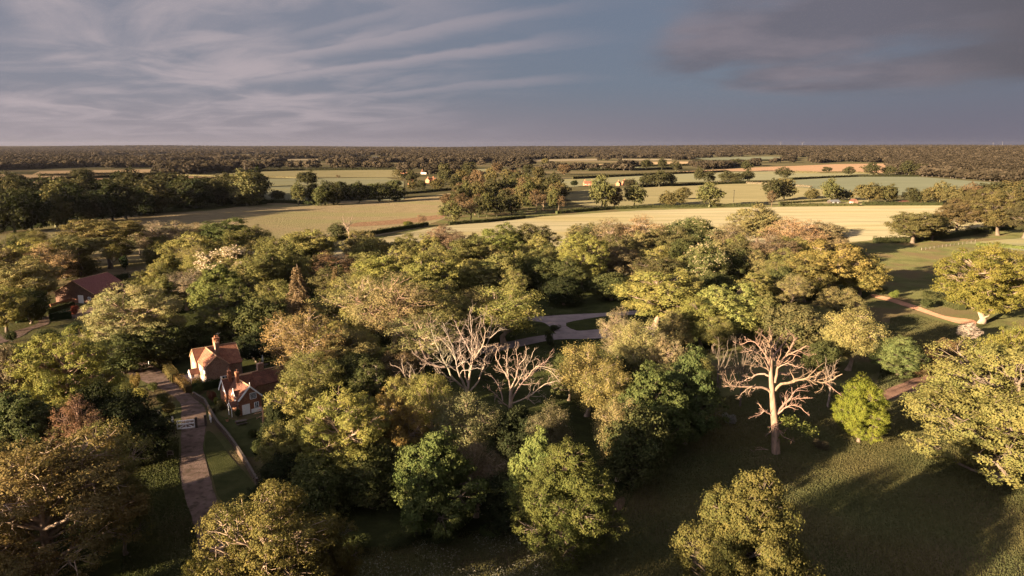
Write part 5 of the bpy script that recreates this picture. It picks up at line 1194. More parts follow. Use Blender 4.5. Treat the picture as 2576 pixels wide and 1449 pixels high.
for (pts, wd, ht, lf_, col, lab) in [
 ([(660, 511), (720, 511), (790, 515)], 4, 3.2, .8, (.03, .034, .014), 'dark hedge linking the long wood and the compact clump'),
 ([(1005, 489), (1050, 486), (1110, 480), (1160, 477)], 3.5, 2.5, .9, (.035, .036, .015), 'dark hedge closing the top of the rough pasture'),
 ([(800, 612), (860, 602), (930, 592), (1000, 580), (1075, 568)], 3.0, 2.6, .6, (.04, .043, .018), 'thick ditch hedge between rough pasture and pale crop'),
 ([(1130, 566), (1220, 560), (1320, 549)], 3, 2.2, .7, (.04, .042, .018), 'dark hedge foot along the lower edge of the scrubby middle wood'),
 ([(1400, 538), (1530, 527), (1640, 523), (1760, 521), (1900, 519)], 3.5, 2.4, .7, (.06, .062, .026), 'long green hedge along the top of the crop field'),
 ([(1960, 519), (2060, 518), (2160, 518)], 3.5, 2.2, .7, (.07, .068, .028), 'green hedge in front of the grey shed and cream house'),
 ([(1960, 513), (2080, 507), (2140, 509)], 3, 1.8, .8, (.06, .058, .025), 'second lower hedge behind the crop field hedge'),
 ([(2170, 516), (2260, 516), (2370, 517)], 3.5, 3.0, .7, (.04, .042, .018), 'dark hedge under the big domed pair of trees'),
 ([(1612, 470), (1700, 468), (1800, 464), (1905, 461)], 4, 3.2, 1.0, (.03, .032, .014), 'dark hedge between the long green field and the paddock'),
 ([(1790, 461), (1860, 461), (1960, 466), (2040, 472)], 4, 2.4, 1.0, (.15, .12, .08), 'pale hawthorn hedge in bloom along the paddock top'),
 ([(1990, 453), (2080, 448), (2157, 445), (2310, 445)], 4, 3.2, 1.1, (.03, .03, .014), 'dark hedge between the long green field and the blue-green field'),
 ([(1990, 434), (2060, 436), (2150, 436), (2210, 439)], 4, 3.2, 1.2, (.10, .085, .045), 'pale scrubby hedge below the far tan field'),
 ([(400, 462), (460, 458), (520, 454), (578, 450)], 4, 4.2, 1.1, (.03, .03, .014), 'dark diagonal hedge left of the green field'),
 ([(236, 448), (290, 445), (350, 441), (405, 439)], 4, 4.2, 1.1, (.03, .03, .015), 'dark clipped hedge above the bare soil field'),
 ([(60, 457), (100, 454)], 4, 4.5, 1.1, (.035, .033, .016), 'short dark hedge at the left of the tan field'),
 ([(150, 452), (192, 449)], 4, 4.5, 1.1, (.033, .032, .016), 'short dark hedge stub left of the spreading oak'),
 ([(405, 441), (500, 443), (590, 446), (700, 447), (800, 450)], 4, 2.2, 1.2, (.12, .10, .055), 'low pale scrubby hedge between olive field and green field'),
 ([(540, 437), (640, 432), (760, 429), (1000, 427)], 5, 4, 1.4, (.035, .034, .017), 'dark hedge along the far side of the olive field'),
 ([(100, 443), (200, 441), (330, 438)], 5, 4, 1.3, (.075, .062, .035), 'scrubby pinkish hedge behind the left tan field'),
 ([(1440, 451), (1530, 446), (1700, 438), (1830, 433)], 5, 4, 1.3, (.045, .04, .02), 'long dark hedge along the far side of the long green field'),
 ([(1480, 430), (1600, 428), (1700, 426)], 6, 5, 1.5, (.03, .03, .015), 'dark thick hedge below the hedged green field'),
 ([(1410, 421), (1520, 420), (1660, 418), (1840, 415)], 6, 5, 1.6, (.03, .03, .016), 'dark hedge under the hedged tan field'),
 ([(1740, 407), (1860, 406), (1990, 404)], 6, 5, 1.8, (.03, .03, .018), 'dark hedge below the far grey field'),
 ([(2200, 611), (2290, 609), (2380, 600), (2480, 583), (2600, 570)], 4.5, 3.0, .5, (.04, .042, .018), 'overgrown dark hedge under the layered oaks on the right'),
 ([(2455, 618), (2520, 622), (2640, 632)], 4, 1.6, .45, (.10, .11, .035), 'low bright green hedge by the dry field at the right edge'),
 ([(2330, 745), (2370, 765), (2420, 780)], 4, 2.2, .35, (.05, .05, .02), 'dark scrub line under the round-crowned oak'),
 ([(2240, 915), (2320, 905), (2390, 890)], 4, 2.6, .3, (.05, .05, .02), 'dark scrub line between the lawn and the dirt path')]:
    hedge(pts, wd, ht, lf_, col, lab)

# ------------------------------------------------------------------ shrubs
def shrub(px, py, wd, ht, kind, col, label, name='shrub', cat='shrub', group=None):
    x, y, _ = at(px, py); return put(kind, x, y, ht, wd, col, label, name=name, cat=cat, group=group)
for a in [
 (355, 1003, 3.6, 2.6, 'bush1', (.19, .17, .05), 'pale yellow flowering shrub left of the drive bend'),
 (372, 1062, 5.0, 2.3, 'bush2', (.17, .16, .14), 'greyish white frothy shrub left of the white gate'),
 (345, 1040, 3.6, 2.2, 'bush0', (.06, .065, .03), 'grey-green shrub behind the frothy white shrub'),
 (425, 1045, 3.4, 2.6, 'bush0', (.07, .055, .022), 'brownish clipped shrub with a sunlit top beside the drive'),
 (410, 1012, 3.6, 2.0, 'bush1', (.055, .062, .022), 'low green shrub along the left edge of the drive'),
 (385, 985, 3.4, 2.0, 'bush0', (.06, .065, .024), 'green shrub under the pointed golden shrub'),
 (345, 975, 2.4, 3.4, 'bush2', (.15, .11, .04), 'pointed golden shrub at the top of the drive border'),
 (318, 990, 3.6, 2.4, 'bush0', (.07, .07, .025), 'green shrub left of the pointed golden shrub'),
 (430, 1085, 2.6, 1.8, 'bush1', (.04, .045, .02), 'dark shrub just left of the white post'),
 (390, 1100, 4.5, 1.6, 'bush0', (.05, .055, .024), 'low green undergrowth shrub beside the white gate'),
 (500, 990, 3.0, 2.2, 'bush1', (.05, .062, .02), 'round box bush at the corner of the lodge garden'),
 (497, 978, 2.6, 2.4, 'bush2', (.12, .10, .035), 'leafy yellowish bush against the farmhouse corner'),
 (536, 1012, 2.4, 2.4, 'bush0', (.11, .045, .03), 'red-leaved bush against the lodge gable'),
 (544, 1018, 1.4, 1.6, 'bush2', (.13, .14, .03), 'small lime bush at the foot of the lodge gable'),
 (558, 1032, 2.6, 2.6, 'bush1', (.05, .05, .025), 'dark climber bush on the lodge left wall'),
 (535, 1038, 2.4, 1.3, 'bush0', (.05, .052, .025), 'low dull shrub inside the garden wall'),
 (598, 1050, 1.5, 1.6, 'bush0', (.045, .05, .02), 'small dark plant beside the lodge porch'),
 (640, 1100, 3.0, 1.7, 'bush1', (.035, .04, .015), 'dark shrub on the lodge lawn'),
 (655, 1145, 4.0, 2.6, 'bush2', (.035, .04, .015), 'dark shrub along the lower garden wall'),
 (190, 792, 3.4, 3.0, 'bush2', (.24, .06, .035), 'red-leaved maple bush at the farmyard drive'),
 (90, 778, 4.5, 3.6, 'bush2', (.30, .19, .15), 'pink blossoming bush left of the barn'),
 (190, 845, 6, 3.5, 'bush0', (.04, .048, .02), 'dark bush in front of the farmyard drive'),
 (120, 845, 6, 2.2, 'bush1', (.05, .055, .024), 'low dark bush between drive and bright tree'),
 (30, 860, 4, 3, 'bush0', (.04, .045, .02), 'dark bush at the left end of the farmyard drive'),
 (315, 680, 5, 6, 'bush0', (.02, .03, .014), 'dark cone-shaped yew beside the parkland trees'),
 (385, 672, 6, 6, 'bush1', (.022, .03, .014), 'dark blocky yew right of the cone-shaped yew'),
 (425, 676, 6, 5, 'bush0', (.03, .036, .015), 'dark rounded yew right of the blocky yew'),
 (310, 705, 8, 3, 'bush1', (.035, .042, .018), 'low dark shrub behind the barn ridge'),
 (2435, 855, 5.5, 4.6, 'maple', (.30, .245, .20), 'white blossoming hawthorn at the end of the red path'),
 (2250, 748, 4.5, 2.6, 'bush1', (.12, .14, .035), 'bright green bush at the start of the red path'),
 (2215, 742, 5.0, 3.0, 'bush0', (.045, .05, .02), 'dark bush under the spreading golden oak at the path'),
 (2330, 775, 6, 3, 'bush0', (.04, .045, .018), 'dark bush on the upper side of the red path'),
 (2060, 1130, 3.4, 1.8, 'bush2', (.06, .05, .03), 'dull scrubby bush between the dead oak and the bright maple'),
 (1830, 1065, 3.4, 2.0, 'bush2', (.16, .15, .13), 'whitish bush in deep shade left of the tall dead oak'),
 (1380, 868, 3, 4, 'bush2', (.03, .035, .015), 'dark spiky bush below the forked track'),
 (1395, 832, 4, 1.6, 'bush0', (.04, .045, .02), 'dark low bush in the fork of the track'),
 (2165, 1095, 3.5, 1.6, 'bush0', (.05, .045, .02), 'dark skirt bush under the bright maple'),
 (1640, 1150, 5, 2.4, 'bush1', (.03, .036, .014), 'dark bush at the right foot of the wood'),
 (1230, 1350, 4, 1.6, 'bush0', (.045, .055, .02), 'low green bush at the foot of the leafy sycamore'),
 (1120, 1360, 5, 1.8, 'bush1', (.05, .06, .022), 'leafy low bush under the sycamore at the meadow edge'),
 (1050, 1345, 4, 1.5, 'bush2', (.055, .062, .03), 'pale-flowered low bush at the dark wood edge'),
 (890, 1390, 5, 2.0, 'bush0', (.04, .045, .016), 'dark bush right of the large bottom oak'),
 (1000, 1370, 5, 1.4, 'bush1', (.035, .04, .016), 'dark bramble patch below the dark wood edge')]:
    shrub(*a)

# ------------------------------------------------------------------ walls, gate, fences and small things
def garden_wall():
    pts = [(487, 999), (516, 1017), (531, 1046), (549, 1075), (572, 1101), (594, 1132), (617, 1168), (648, 1222)]
    P = [np.array(at(*p)) for p in pts]; O = P[0].copy(); mb = MB(); cp = MB()
    for a, b in zip(P[:-1], P[1:]):
        a = a - O; b = b - O; d = b - a; L = np.linalg.norm(d); R = math.atan2(d[1], d[0]); c = (a + b) / 2
        mb.box(c + np.array([0, 0, .5]), (L + .02, .28, 1.1), R); cp.box(c + np.array([0, 0, 1.1]), (L + .06, .38, .1), R)
    r = empty('garden_wall', O); tag(r, 'low brick wall with pale coping curving from the hedge down past the lodge garden', 'wall')
    link('brickwork', mb.mesh('brickwork', [M['wall_brick']]), r); link('coping', cp.mesh('coping', [M['coping']]), r)
garden_wall()
def barn_wall():
    P = [np.array(at(*p)) for p in [(128, 777), (158, 768), (180, 762), (200, 762)]]; O = P[0].copy(); mb = MB()
    for a, b in zip(P[:-1], P[1:]):
        a = a - O; b = b - O; d = b - a; L = np.linalg.norm(d); mb.box((a + b) / 2 + np.array([0, 0, .7]), (L + .05, .35, 1.6), math.atan2(d[1], d[0]))
    o = link('garden_wall', mb.mesh('garden_wall', [M['brick_red']]), None, O); tag(o, 'orange brick wall catching sun left of the barn', 'wall')
barn_wall()
def gate():
    a = np.array(at(447, 1081)); b = np.array(at(490, 1076)); d = b - a; L = np.linalg.norm(d); d /= L; z = np.array([0, 0, 1.0]); h = 1.55
    r = empty('farm_gate', a); tag(r, 'white painted wooden gate standing across the gravel drive', 'gate')
    m_ = MB(); X_ = lambda t, zz: d * L * t + z * zz
    for t in (0, 1): m_.bar(X_(t, .08), X_(t, h + (.12 if t == 0 else .05)), .13)
    for zz in (.14, h * .62, h): m_.bar(X_(0, zz), X_(1, zz), .16)
    m_.bar(X_(.5, .14), X_(.5, h * .62), .11)
    for t in (.25, .5, .75): m_.bar(X_(t, h * .62), X_(t, h), .07)
    link('frame', m_.mesh('frame', [M['white']]), r)
    for (t0, z0, t1, z1) in ((.05, .16, .48, h * .6), (.95, .16, .52, h * .6)):
        q = MB(); q.bar(X_(t0, z0), X_(t1, z1), .11); link('brace', q.mesh('brace', [M['white']]), r)
    for (p, lab) in (((495, 1076), 'dark timber gatepost holding the white gate'), ((518, 1070), 'dark timber gatepost on the lodge side of the drive')):
        q = MB(); q.box((0, 0, .95), (.36, .36, 1.9), .2); q.box((0, 0, 1.93), (.42, .42, .08), .2)
        o = link('gatepost', q.mesh('gatepost', [M['timber']]), None, at(*p)); tag(o, lab, 'gatepost', 'dark gateposts of the drive')
    q = MB(); q.box((0, 0, .85), (.24, .24, 1.7), .1); q.box((0, 0, 1.72), (.28, .28, .06), .1); q.box((0, -.14, 1.2), (.26, .03, .3), .1)
    o = link('white_post', q.mesh('white_post', [M['white']]), None, at(436, 1072)); tag(o, 'white post left of the white gate', 'post')
    for (p, lab) in (((529, 1056), 'white round-topped marker post against the garden wall'), ((531, 1062), 'shorter white marker post near the lodge-side gatepost'), ((375, 917), 'small white post at the shaded top of the drive')):
        q = MB(); q.tube([(0, 0, -.1), (0, 0, .55), (0, 0, .9), (0, 0, 1.05)], [.12, .12, .16, .05], 8); o = link('marker_post', q.mesh('marker_post', [M['white']], True), None, at(*p)); tag(o, lab, 'post')
gate()
def rail_fence(pts, label, h=1.0, step=2.4, rails=2, mat='timber', name='rail_fence', rail_w=.08):
    P = [np.array(at_ter(*p)) for p in pts]; O = P[0].copy(); r = empty(name, O); tag(r, label, 'fence'); rl_ = MB(); ps = MB()
    for a, b in zip(P[:-1], P[1:]):
        a = a - O; b = b - O; L = np.linalg.norm(b - a); n = max(1, int(round(L / step)))
        for i in range(n + 1):
            q = a + (b - a) * i / n; pm = MB(); pm.box((0, 0, h / 2), (.12, .12, h + .15), .3); link('post', pm.mesh('post', [M[mat]]), r, q)
        for k in range(rails): rl_.bar(a + np.array([0, 0, h * (.95 - .45 * k)]), b + np.array([0, 0, h * (.95 - .45 * k)]), .04, rail_w)
    link('rails', rl_.mesh('rails', [M[mat]]), r)
rail_fence([(392, 1150), (402, 1120), (410, 1098), (440, 1094)], 'low dark rail fence left of the white gate', .9)
rail_fence([(498, 1077), (517, 1072)], 'short dark rail across the drive between the gateposts', .35, 4, 1)
rail_fence([(2318, 630), (2360, 624), (2400, 618), (2453, 610)], 'pale post and rail fence along the top of the meadow on the right', 1.2, 4.0, 2, 'grey_timber', rail_w=.1)
def small():
    r = empty('picnic_table', at(607, 1068), .6); tag(r, 'dark wooden picnic table on the lodge lawn', 'table')
    q = MB(); q.box((0, 0, .75), (1.9, .9, .07)); link('table_top', q.mesh('table_top', [M['timber']]), r)
    for s_ in (-1, 1):
        q = MB(); q.box((0, s_ * .75, .45), (1.9, .28, .05)); link('bench', q.mesh('bench', [M['timber']]), r)
        q = MB(); q.bar((s_ * .7, -.75, 0), (s_ * .7, -.2, .74), .07); q.bar((s_ * .7, .75, 0), (s_ * .7, .2, .74), .07); q.bar((s_ * .7, -.85, .42), (s_ * .7, .85, .42), .06); link('leg', q.mesh('leg', [M['timber']]), r)
    r = empty('parasol', at(662, 921)); tag(r, 'closed pale garden parasol on the farmhouse lawn', 'parasol')
    q = MB(); q.tube([(0, 0, 0), (0, 0, 2.7)], .03, 6); link('pole', q.mesh('pole', [M['timber']]), r)
    q = MB(); q.tube([(0, 0, 1.0), (0, 0, 1.05), (0, 0, 1.9), (0, 0, 2.6), (0, 0, 2.7)], [.1, .26, .2, .07, .02], 9); link('canopy', q.mesh('canopy', [M['fabric']], True), r)
    r = empty('garden_table', at(668, 924)); tag(r, 'dark round garden table beside the closed parasol', 'table')
    q = MB(); q.tube([(0, 0, .7), (0, 0, .74), (0, 0, .75)], [.7, .7, .01], 14); link('table_top', q.mesh('table_top', [M['timber']]), r)
    q = MB(); q.tube([(0, 0, 0), (0, 0, .05), (0, 0, .7)], [.35, .08, .06], 8); link('pedestal', q.mesh('pedestal', [M['timber']]), r)
    r = empty('garden_arbour', at(612, 873), .5); tag(r, 'grey timber arbour at the back of the farmhouse lawn', 'arbour'); q = MB()
    for (x, y) in ((-.9, -.4), (.9, -.4), (-.9, .4), (.9, .4)): q.bar((x, y, 0), (x, y, 2.0), .09)
    for y in (-.4, .4):
        pts = [(-.95, y, 2.0), (-.5, y, 2.35), (0, y, 2.5), (.5, y, 2.35), (.95, y, 2.0)]
        for a, b in zip(pts[:-1], pts[1:]): q.bar(a, b, .08)
    for x in (-.7, -.25, .25, .7): q.bar((x, -.5, 2.2 + .25 * (1 - abs(x))), (x, .5, 2.2 + .25 * (1 - abs(x))), .06)
    link('frame', q.mesh('frame', [M['grey_timber']]), r); q = MB(); q.box((0, .2, .45), (1.6, .45, .06)); q.box((0, .42, .9), (1.6, .04, .6)); link('bench', q.mesh('bench', [M['grey_timber']]), r)
    for (p, lab) in (((572, 1061), 'terracotta pot at the foot of the lodge porch post'), ((596, 1066), 'terracotta pot below the corner of the lodge front gable'), ((482, 978), 'grey-white garden urn beside the farmhouse porch')):
        r = empty('plant_pot', at(*p)); tag(r, lab, 'plant pot'); q = MB(); q.tube([(0, 0, 0), (0, 0, .42), (0, 0, .46), (0, 0, .4)], [.17, .26, .28, .2], 10); link('pot', q.mesh('pot', [M['fabric' if 'urn' in lab else 'pot']], True), r)
        q = MB(); g_ = np.random.default_rng(3); pp_ = g_.normal(0, .16, (60, 3)) + np.array([0, 0, .6]); leaves(q, pp_, g_.normal(0, 1, (60, 3)), .16, g_); o = link('plant', q.mesh('plant', [LEAF]), r); o.color = (.06, .08, .02, 1)
    r = empty('notice_board', at(429, 1150), .1); tag(r, 'small framed board on posts beside the lower drive', 'sign'); q = MB()
    for x in (-.45, .45): q.bar((x, 0, 0), (x, 0, 1.1), .08)
    q.bar((-.45, 0, 1.08), (.45, 0, 1.08), .08); q.bar((-.45, 0, .45), (.45, 0, .45), .07); link('frame', q.mesh('frame', [M['grey_timber']]), r); q = MB(); q.box((0, .02, .76), (.84, .03, .58)); link('board', q.mesh('board', [M['timber']]), r)
    for (p, h_, lab) in (((1845, 516), 13, 'pale utility pole standing in the paddock hedge'), ((616, 432), 16, 'pale pole in front of the far left hedgerow'), ((2316, 771), 1.6, 'dark short post beside the red path')):
        x, y, z_ = at_ter(*p); r = empty('utility_pole' if h_ > 5 else 'path_post', (x, y, z_)); tag(r, lab, 'pole' if h_ > 5 else 'post'); q = MB(); q.tube([(0, 0, -.2), (0, 0, h_)], [.22 if h_ > 5 else .09, .15 if h_ > 5 else .08], 7); link('shaft', q.mesh('shaft', [M['grey_timber' if h_ > 5 else 'timber']], True), r)
        q = MB(); q.box((0, 0, h_ - .5 if h_ > 5 else h_ - .2), (1.6 if h_ > 5 else .3, .14, .14 if h_ > 5 else .3)); link('crossarm' if h_ > 5 else 'waymark', q.mesh('crossarm', [M['grey_timber']]), r)
    for (px_, hpx, ph, lab) in ((1963, 13, .3, 'left white wind turbine on the skyline'), (2018, 14, .9, 'right white wind turbine on the skyline')):
        y = 9300.0; d = ray(px_, 366); x = d[0] / d[1] * y; z_ = float(gz(x, y)); d2 = ray(px_, 360); H_ = HC + d2[2] / d2[1] * y - z_
        r = empty('wind_turbine', (x, y, z_)); tag(r, lab, 'wind turbine'); q = MB(); q.tube([(0, 0, 0), (0, 0, H_)], [2.0, 1.1], 8); link('tower', q.mesh('tower', [M['metal']], True), r)
        q = MB(); q.box((0, -1, H_), (4, 9, 4)); n_ = link('nacelle', q.mesh('nacelle', [M['metal']]), r)
        for k in range(3):
            a_ = ph + k * 2.094; e_ = np.array([sin(a_), 0, cos(a_)]); q = MB(); q.tube([np.array([0, -6, H_]), np.array([0, -6, H_]) + e_ * 8, np.array([0, -6, H_]) + e_ * 36], [.8, 1.2, .3], 5); link('blade', q.mesh('blade', [M['metal']], True), r)
    for (px_, lab) in ((2498, 'left pale mast on the far right skyline'), (2521, 'right taller pale mast on the far right skyline')):
        y = 8600.0; d = ray(px_, 366); x = d[0] / d[1] * y; z_ = float(gz(x, y)); r = empty('radio_mast', (x, y, z_)); tag(r, lab, 'mast'); q = MB(); h_ = 44 if px_ < 2510 else 54
        q.tube([(0, 0, 0), (0, 0, h_)], [1.8, 1.0], 6); link('tower', q.mesh('tower', [M['metal']]), r); q = MB(); q.box((0, 0, h_ - 6), (9, 4, 5)); link('platform', q.mesh('platform', [M['metal']]), r)
small()

# ------------------------------------------------------------------ far woodland: countless trees, scattered with geometry nodes over points
def ngroup_for(src, lo, hi):
    ng = bpy.data.node_groups.new('wood_scatter', 'GeometryNodeTree')
    ng.interface.new_socket('Geometry', in_out='INPUT', socket_type='NodeSocketGeometry'); ng.interface.new_socket('Geometry', in_out='OUTPUT', socket_type='NodeSocketGeometry')
    a = ng.nodes.new('NodeGroupInput'); b = ng.nodes.new('NodeGroupOutput'); ip = ng.nodes.new('GeometryNodeInstanceOnPoints'); oi = ng.nodes.new('GeometryNodeObjectInfo')
    oi.inputs['Object'].default_value = src; oi.inputs['As Instance'].default_value = True
    rv = ng.nodes.new('FunctionNodeRandomValue'); rv.data_type = 'FLOAT_VECTOR'; rv.inputs[0].default_value = (lo * 1.55, lo * 1.55, lo); rv.inputs[1].default_value = (hi * 1.75, hi * 1.75, hi)
    rr = ng.nodes.new('FunctionNodeRandomValue'); rr.data_type = 'FLOAT_VECTOR'; rr.inputs[0].default_value = (0, 0, 0); rr.inputs[1].default_value = (0, 0, 6.28); rr.inputs['Seed'].default_value = 4
    L_ = ng.links.new; L_(a.outputs[0], ip.inputs['Points']); L_(oi.outputs['Geometry'], ip.inputs['Instance']); L_(rv.outputs[0], ip.inputs['Scale']); L_(rr.outputs[0], ip.inputs['Rotation']); L_(ip.outputs[0], b.inputs[0])
    return ng
def scatter(name, pts, src, lo, hi):
    me = bpy.data.meshes.new(name); me.from_pydata([tuple(p) for p in pts], [], []); o = link(name, me)
    md = o.modifiers.new('scatter', 'NODES'); md.node_group = ngroup_for(src, lo, hi); tag(o, kind='stuff'); return o
def far_tree(seed, H, R, n, lobes, prof=1.0):
    rng = np.random.default_rng(seed); mb = MB(); mb.tube([(0, 0, -.5), (0, 0, H * .6)], [.5, .25], 5, 0)
    D = fib(lobes, rng, 1.0); D = D[D[:, 2] > -.8]; ps = []; ns = []
    for d in D:
        c = np.array([d[0] * R * .62, d[1] * R * .62, H * .55 + d[2] * H * .3]); r = R * rng.uniform(.36, .55); k = n // len(D)
        e = unit(rng.normal(0, 1, (k, 3))); ps.append(c + e * r * np.array([1, 1, .8 * prof])); ns.append(e + rng.normal(0, .12, (k, 3)))
    P = np.concatenate(ps); P[:, 2] = np.maximum(P[:, 2], .3); leaves(mb, P, np.concatenate(ns), 2.1, rng, 1, None, .8)
    return mb.mesh('far_tree', [M['bark_far'], LEAF_FAR])
FT = []
for i, (px, yb, H_, R_, lab) in enumerate([(330, 424, 13, 6.5, 'far dark oak standing at the edge of the left-hand far woodland'), (1560, 406, 12, 5.5, 'far dark tree at the edge of the central far woodland'), (2330, 440, 15, 6.5, 'dark tree at the lower corner of the right-hand forest')]):
    x, y, z_ = at_ter(px, yb); o = link('oak_tree', far_tree(200 + i, H_, R_, 420, 12), None, (x, y, z_)); o.color = (.05, .045, .02, 1); tag(o, lab, 'tree'); FT.append(o)
def pxf(x, y, z=0.0):
    z = z - HC; f = y * cP - z * sP; return CX + F * x / f, CY - F * (y * sP + z * cP) / f
CLEAR = [[(60, 426), (400, 421), (405, 442), (60, 446)], [(-300, 434), (240, 440), (240, 470), (-300, 470)], [(370, 409), (665, 405), (660, 417), (380, 420)], [(170, 444), (600, 436), (640, 470), (300, 500), (170, 470)], [(530, 436), (690, 428), (1010, 426), (1030, 520), (300, 520)],
 [(1370, 466), (1420, 446), (1700, 434), (1990, 428), (2240, 434), (2560, 458), (2560, 500), (1370, 540)], [(1690, 432), (1935, 417), (2107, 411), (2250, 411), (2260, 440), (1800, 436)], [(1400, 419), (1590, 408), (1840, 405), (1840, 416), (1600, 418), (1440, 421)], [(1470, 425), (1620, 418), (1670, 423), (1600, 430)], [(1735, 399), (1935, 392), (2005, 395), (1960, 407), (1790, 407)],
 [(1285, 430), (1350, 423), (1360, 436), (1285, 438)], [(690, 409), (775, 409), (775, 418), (690, 418)], [(1165, 428), (1235, 422), (1245, 434), (1180, 436)], [(1025, 412), (1090, 410), (1090, 420), (1030, 420)], [(1400, 460), (1400, 438), (1700, 425), (1700, 440)], [(1995, 410), (1998, 396), (2040, 396), (2040, 410)]]
CLEAR += [[(q[0][0] - 4, q[0][1] - 1), (q[1][0] + 4, q[1][1] - 1), (q[2][0] + 4, q[2][1] + 6), (q[3][0] - 4, q[3][1] + 6)] for q in STRIPS]
def clear(px, py): return any(inside((px, py), P) for P in CLEAR)
from mathutils import noise as mn
def far_woods():
    r = random.Random(21); W = {'l': [], 'c': [], 'r': []}
    for i in range(70000):
        # spread evenly over the picture's rows rather than over the ground: far rows need fewer trees per hectare
        y = 1150 * (8.6 ** r.random()); x = r.uniform(-.80, .80) * y
        z_ = float(gz(x, y)); px, py = pxf(x, y, z_)
        if px < -60 or px > 2640 or py < 366: continue
        right = px > 2170 and inside((px, py), [(2170, 395), (2330, 380), (2660, 370), (2660, 470), (2500, 456), (2310, 443), (2250, 438), (2230, 410), (2040, 404)])
        if right: W['r'].append((x, y, z_)); continue
        if y < 1250 or clear(px, py): continue
        nz = mn.noise((x / 420.0, y / 420.0 * .6, 2.0)) + .5 * mn.noise((x / 130.0, y / 200.0, 9.0))
        th = .14 if py > 420 else (.02 if py > 402 else (-.22 if py > 390 else -.6))
        if py > 392 and py < 402 and 1250 < px < 2100: th = -.05
        if 1290 < px < 2050 and py > 405: th = .42
        ln = abs(math.sin(y / 95.0 + .9 * math.sin(x / 300.0))) < .10 and y < 3500      # hedgerows between the fields
        if nz < th and not (ln and r.random() < .5): continue
        W['l' if px < 1150 else 'c'].append((x, y, z_))
    # right-hand forest, planted close
    for i in range(7500):
        px = r.uniform(2020, 2640); py = r.uniform(372, 466)
        if not inside((px, py), [(2040, 402), (2170, 388), (2330, 376), (2660, 368), (2660, 466), (2490, 456), (2310, 442), (2255, 436), (2235, 411), (2170, 408)]): continue
        x, y, z_ = at_ter(px, py)
        if y > 4200 or y < 700: continue
        W['r'].append((x, y, z_))
    return W
W = far_woods(); print('FAR', {k: len(v) for k, v in W.items()}, 'trees', NTREE[0])
scatter('far_woodland', W['l'], FT[0], .8, 1.3); scatter('far_woodland', W['c'], FT[1], .8, 1.35); scatter('far_forest', W['r'], FT[2], .8, 1.25)

# ------------------------------------------------------------------ grass and meadow flowers
def tufts(name, px_poly, n, h, col, seed, wd=.22):
    r = np.random.default_rng(seed); PG_ = [at(*p)[:2] for p in px_poly]; xs_ = [p[0] for p in PG_]; ys_ = [p[1] for p in PG_]; pts = []
    while len(pts) < n:
        c_ = np.stack([r.uniform(min(xs_), max(xs_), n), r.uniform(min(ys_), max(ys_), n)], 1); pts += [p for p in c_ if inside(p, PG_)]
    p = np.array(pts[:n]); a = r.uniform(0, 2 * pi, n); big = .6 + .9 * (np.array([mn.noise((q[0] / 7, q[1] / 7, 1)) for q in p]) * .5 + .5)
    hh = h * r.uniform(.5, 1.4, n) * big; ww = wd * r.uniform(.6, 1.3, n); dx = np.cos(a) * ww; dy = np.sin(a) * ww; lx = r.normal(0, .4, n) * hh; ly = r.normal(0, .4, n) * hh; z = np.zeros(n)
    Q = np.stack([np.stack([p[:, 0] - dx, p[:, 1] - dy, z], 1), np.stack([p[:, 0] + dx, p[:, 1] + dy, z], 1), np.stack([p[:, 0] + dx * .5 + lx, p[:, 1] + dy * .5 + ly, hh], 1), np.stack([p[:, 0] - dx * .5 + lx, p[:, 1] - dy * .5 + ly, hh * .9], 1)], 1)
    pt = np.array([mn.noise((q[0] / 11, q[1] / 11, 4)) for q in p]); mb = MB(); mb.quads(Q, 0, np.clip(.5 + pt * .9 + r.normal(0, .22, n), 0, 1)); o = link(name, mb.mesh(name, [LEAF])); o.color = tuple(col) + (1,); return tag(o, kind='stuff')
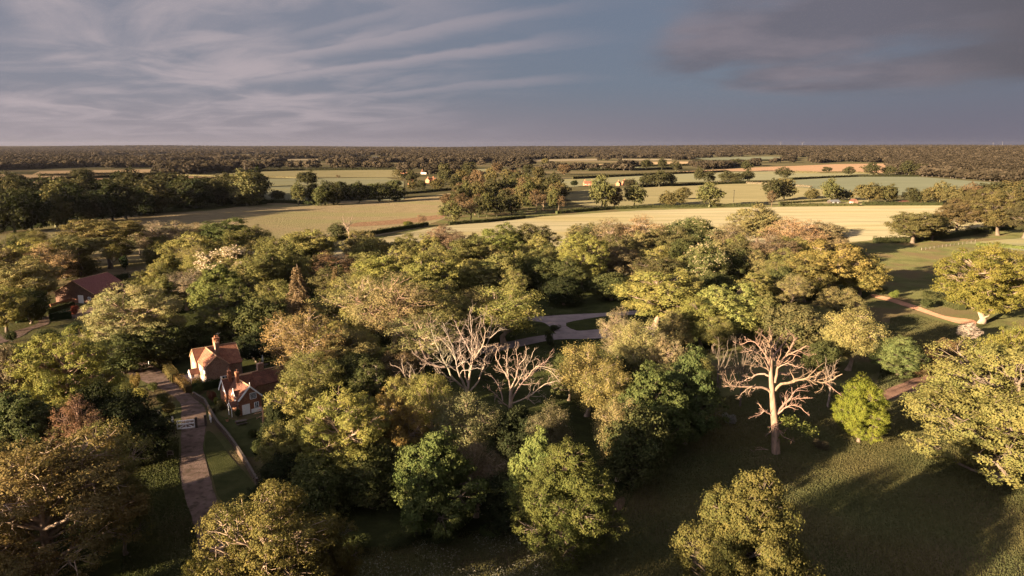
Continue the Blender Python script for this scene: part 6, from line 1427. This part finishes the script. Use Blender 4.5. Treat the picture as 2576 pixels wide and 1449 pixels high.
tufts('meadow_grass', [(880, 1449), (900, 1385), (1230, 1330), (1540, 1260), (1640, 1150), (1760, 1010), (2040, 960), (2190, 985), (2240, 1012), (2310, 990), (2400, 960), (2700, 1010), (2700, 1500), (880, 1500)], 330000, .15, (.082, .078, .034), 1, .06)
tufts('rough_grass', [(2200, 1000), (2240, 800), (2300, 790), (2430, 830), (2420, 900), (2260, 960)], 50000, .15, (.078, .075, .034), 2, .08)
tufts('verge_grass', [(300, 1449), (330, 1200), (390, 1110), (450, 1100), (450, 1200), (490, 1330), (515, 1500)], 24000, .16, (.05, .055, .022), 4, .07)
def umbels():
    r = np.random.default_rng(6); n = 1200; PG_ = [at(*p)[:2] for p in [(880, 1440), (1000, 1380), (1400, 1330), (1440, 1400), (1380, 1500), (850, 1500)]]; mb = MB(); pts = []
    while len(pts) < n:
        q = (r.uniform(-25, 15), r.uniform(60, 90))
        if inside(q, PG_) and mn.noise((q[0] / 4, q[1] / 4, 5)) > -.15: pts.append(q)
    p = np.array(pts); c_ = np.stack([p[:, 0], p[:, 1], r.uniform(.3, .75, n)], 1)
    for k in range(3): leaves(mb, c_ + r.normal(0, .05, (n, 3)), r.normal(0, .4, (n, 3)) + np.array([0, 0, 1]), .11, r, 0, None, .8)
    o = link('meadow_flowers', mb.mesh('meadow_flowers', [PETAL])); o.color = (.20, .185, .14, 1); tag(o, kind='stuff')
umbels()

# ------------------------------------------------------------------ trees just outside the frame that shade the lawn
for i, (x, y, h_, w_) in enumerate(SHADE):
    put(['near1', 'oak1', 'oak2'][i % 3] if i < 12 else ['open0', 'feather', 'open2'][i % 3], x, y, h_, w_, C['ol'], 'oak standing just below the bottom edge of the photo, shading the lawn', 'oak_tree', 'tree', 'oaks below the photo that shade the lawn')

# ------------------------------------------------------------------ air
if HAZE:
    mb = MB(); mb.box((0, 5600, 45), (27500, 12400, 98)); hm, nt, out = new_mat('haze_air')
    pv = N(nt, 'ShaderNodeVolumePrincipled'); pv.inputs['Color'].default_value = (.62, .60, .70, 1); pv.inputs['Density'].default_value = HAZE; pv.inputs['Anisotropy'].default_value = 0.5
    nt.links.new(pv.outputs[0], out.inputs['Volume']); hz_o = link('haze', mb.mesh('haze', [hm])); tag(hz_o, kind='stuff')
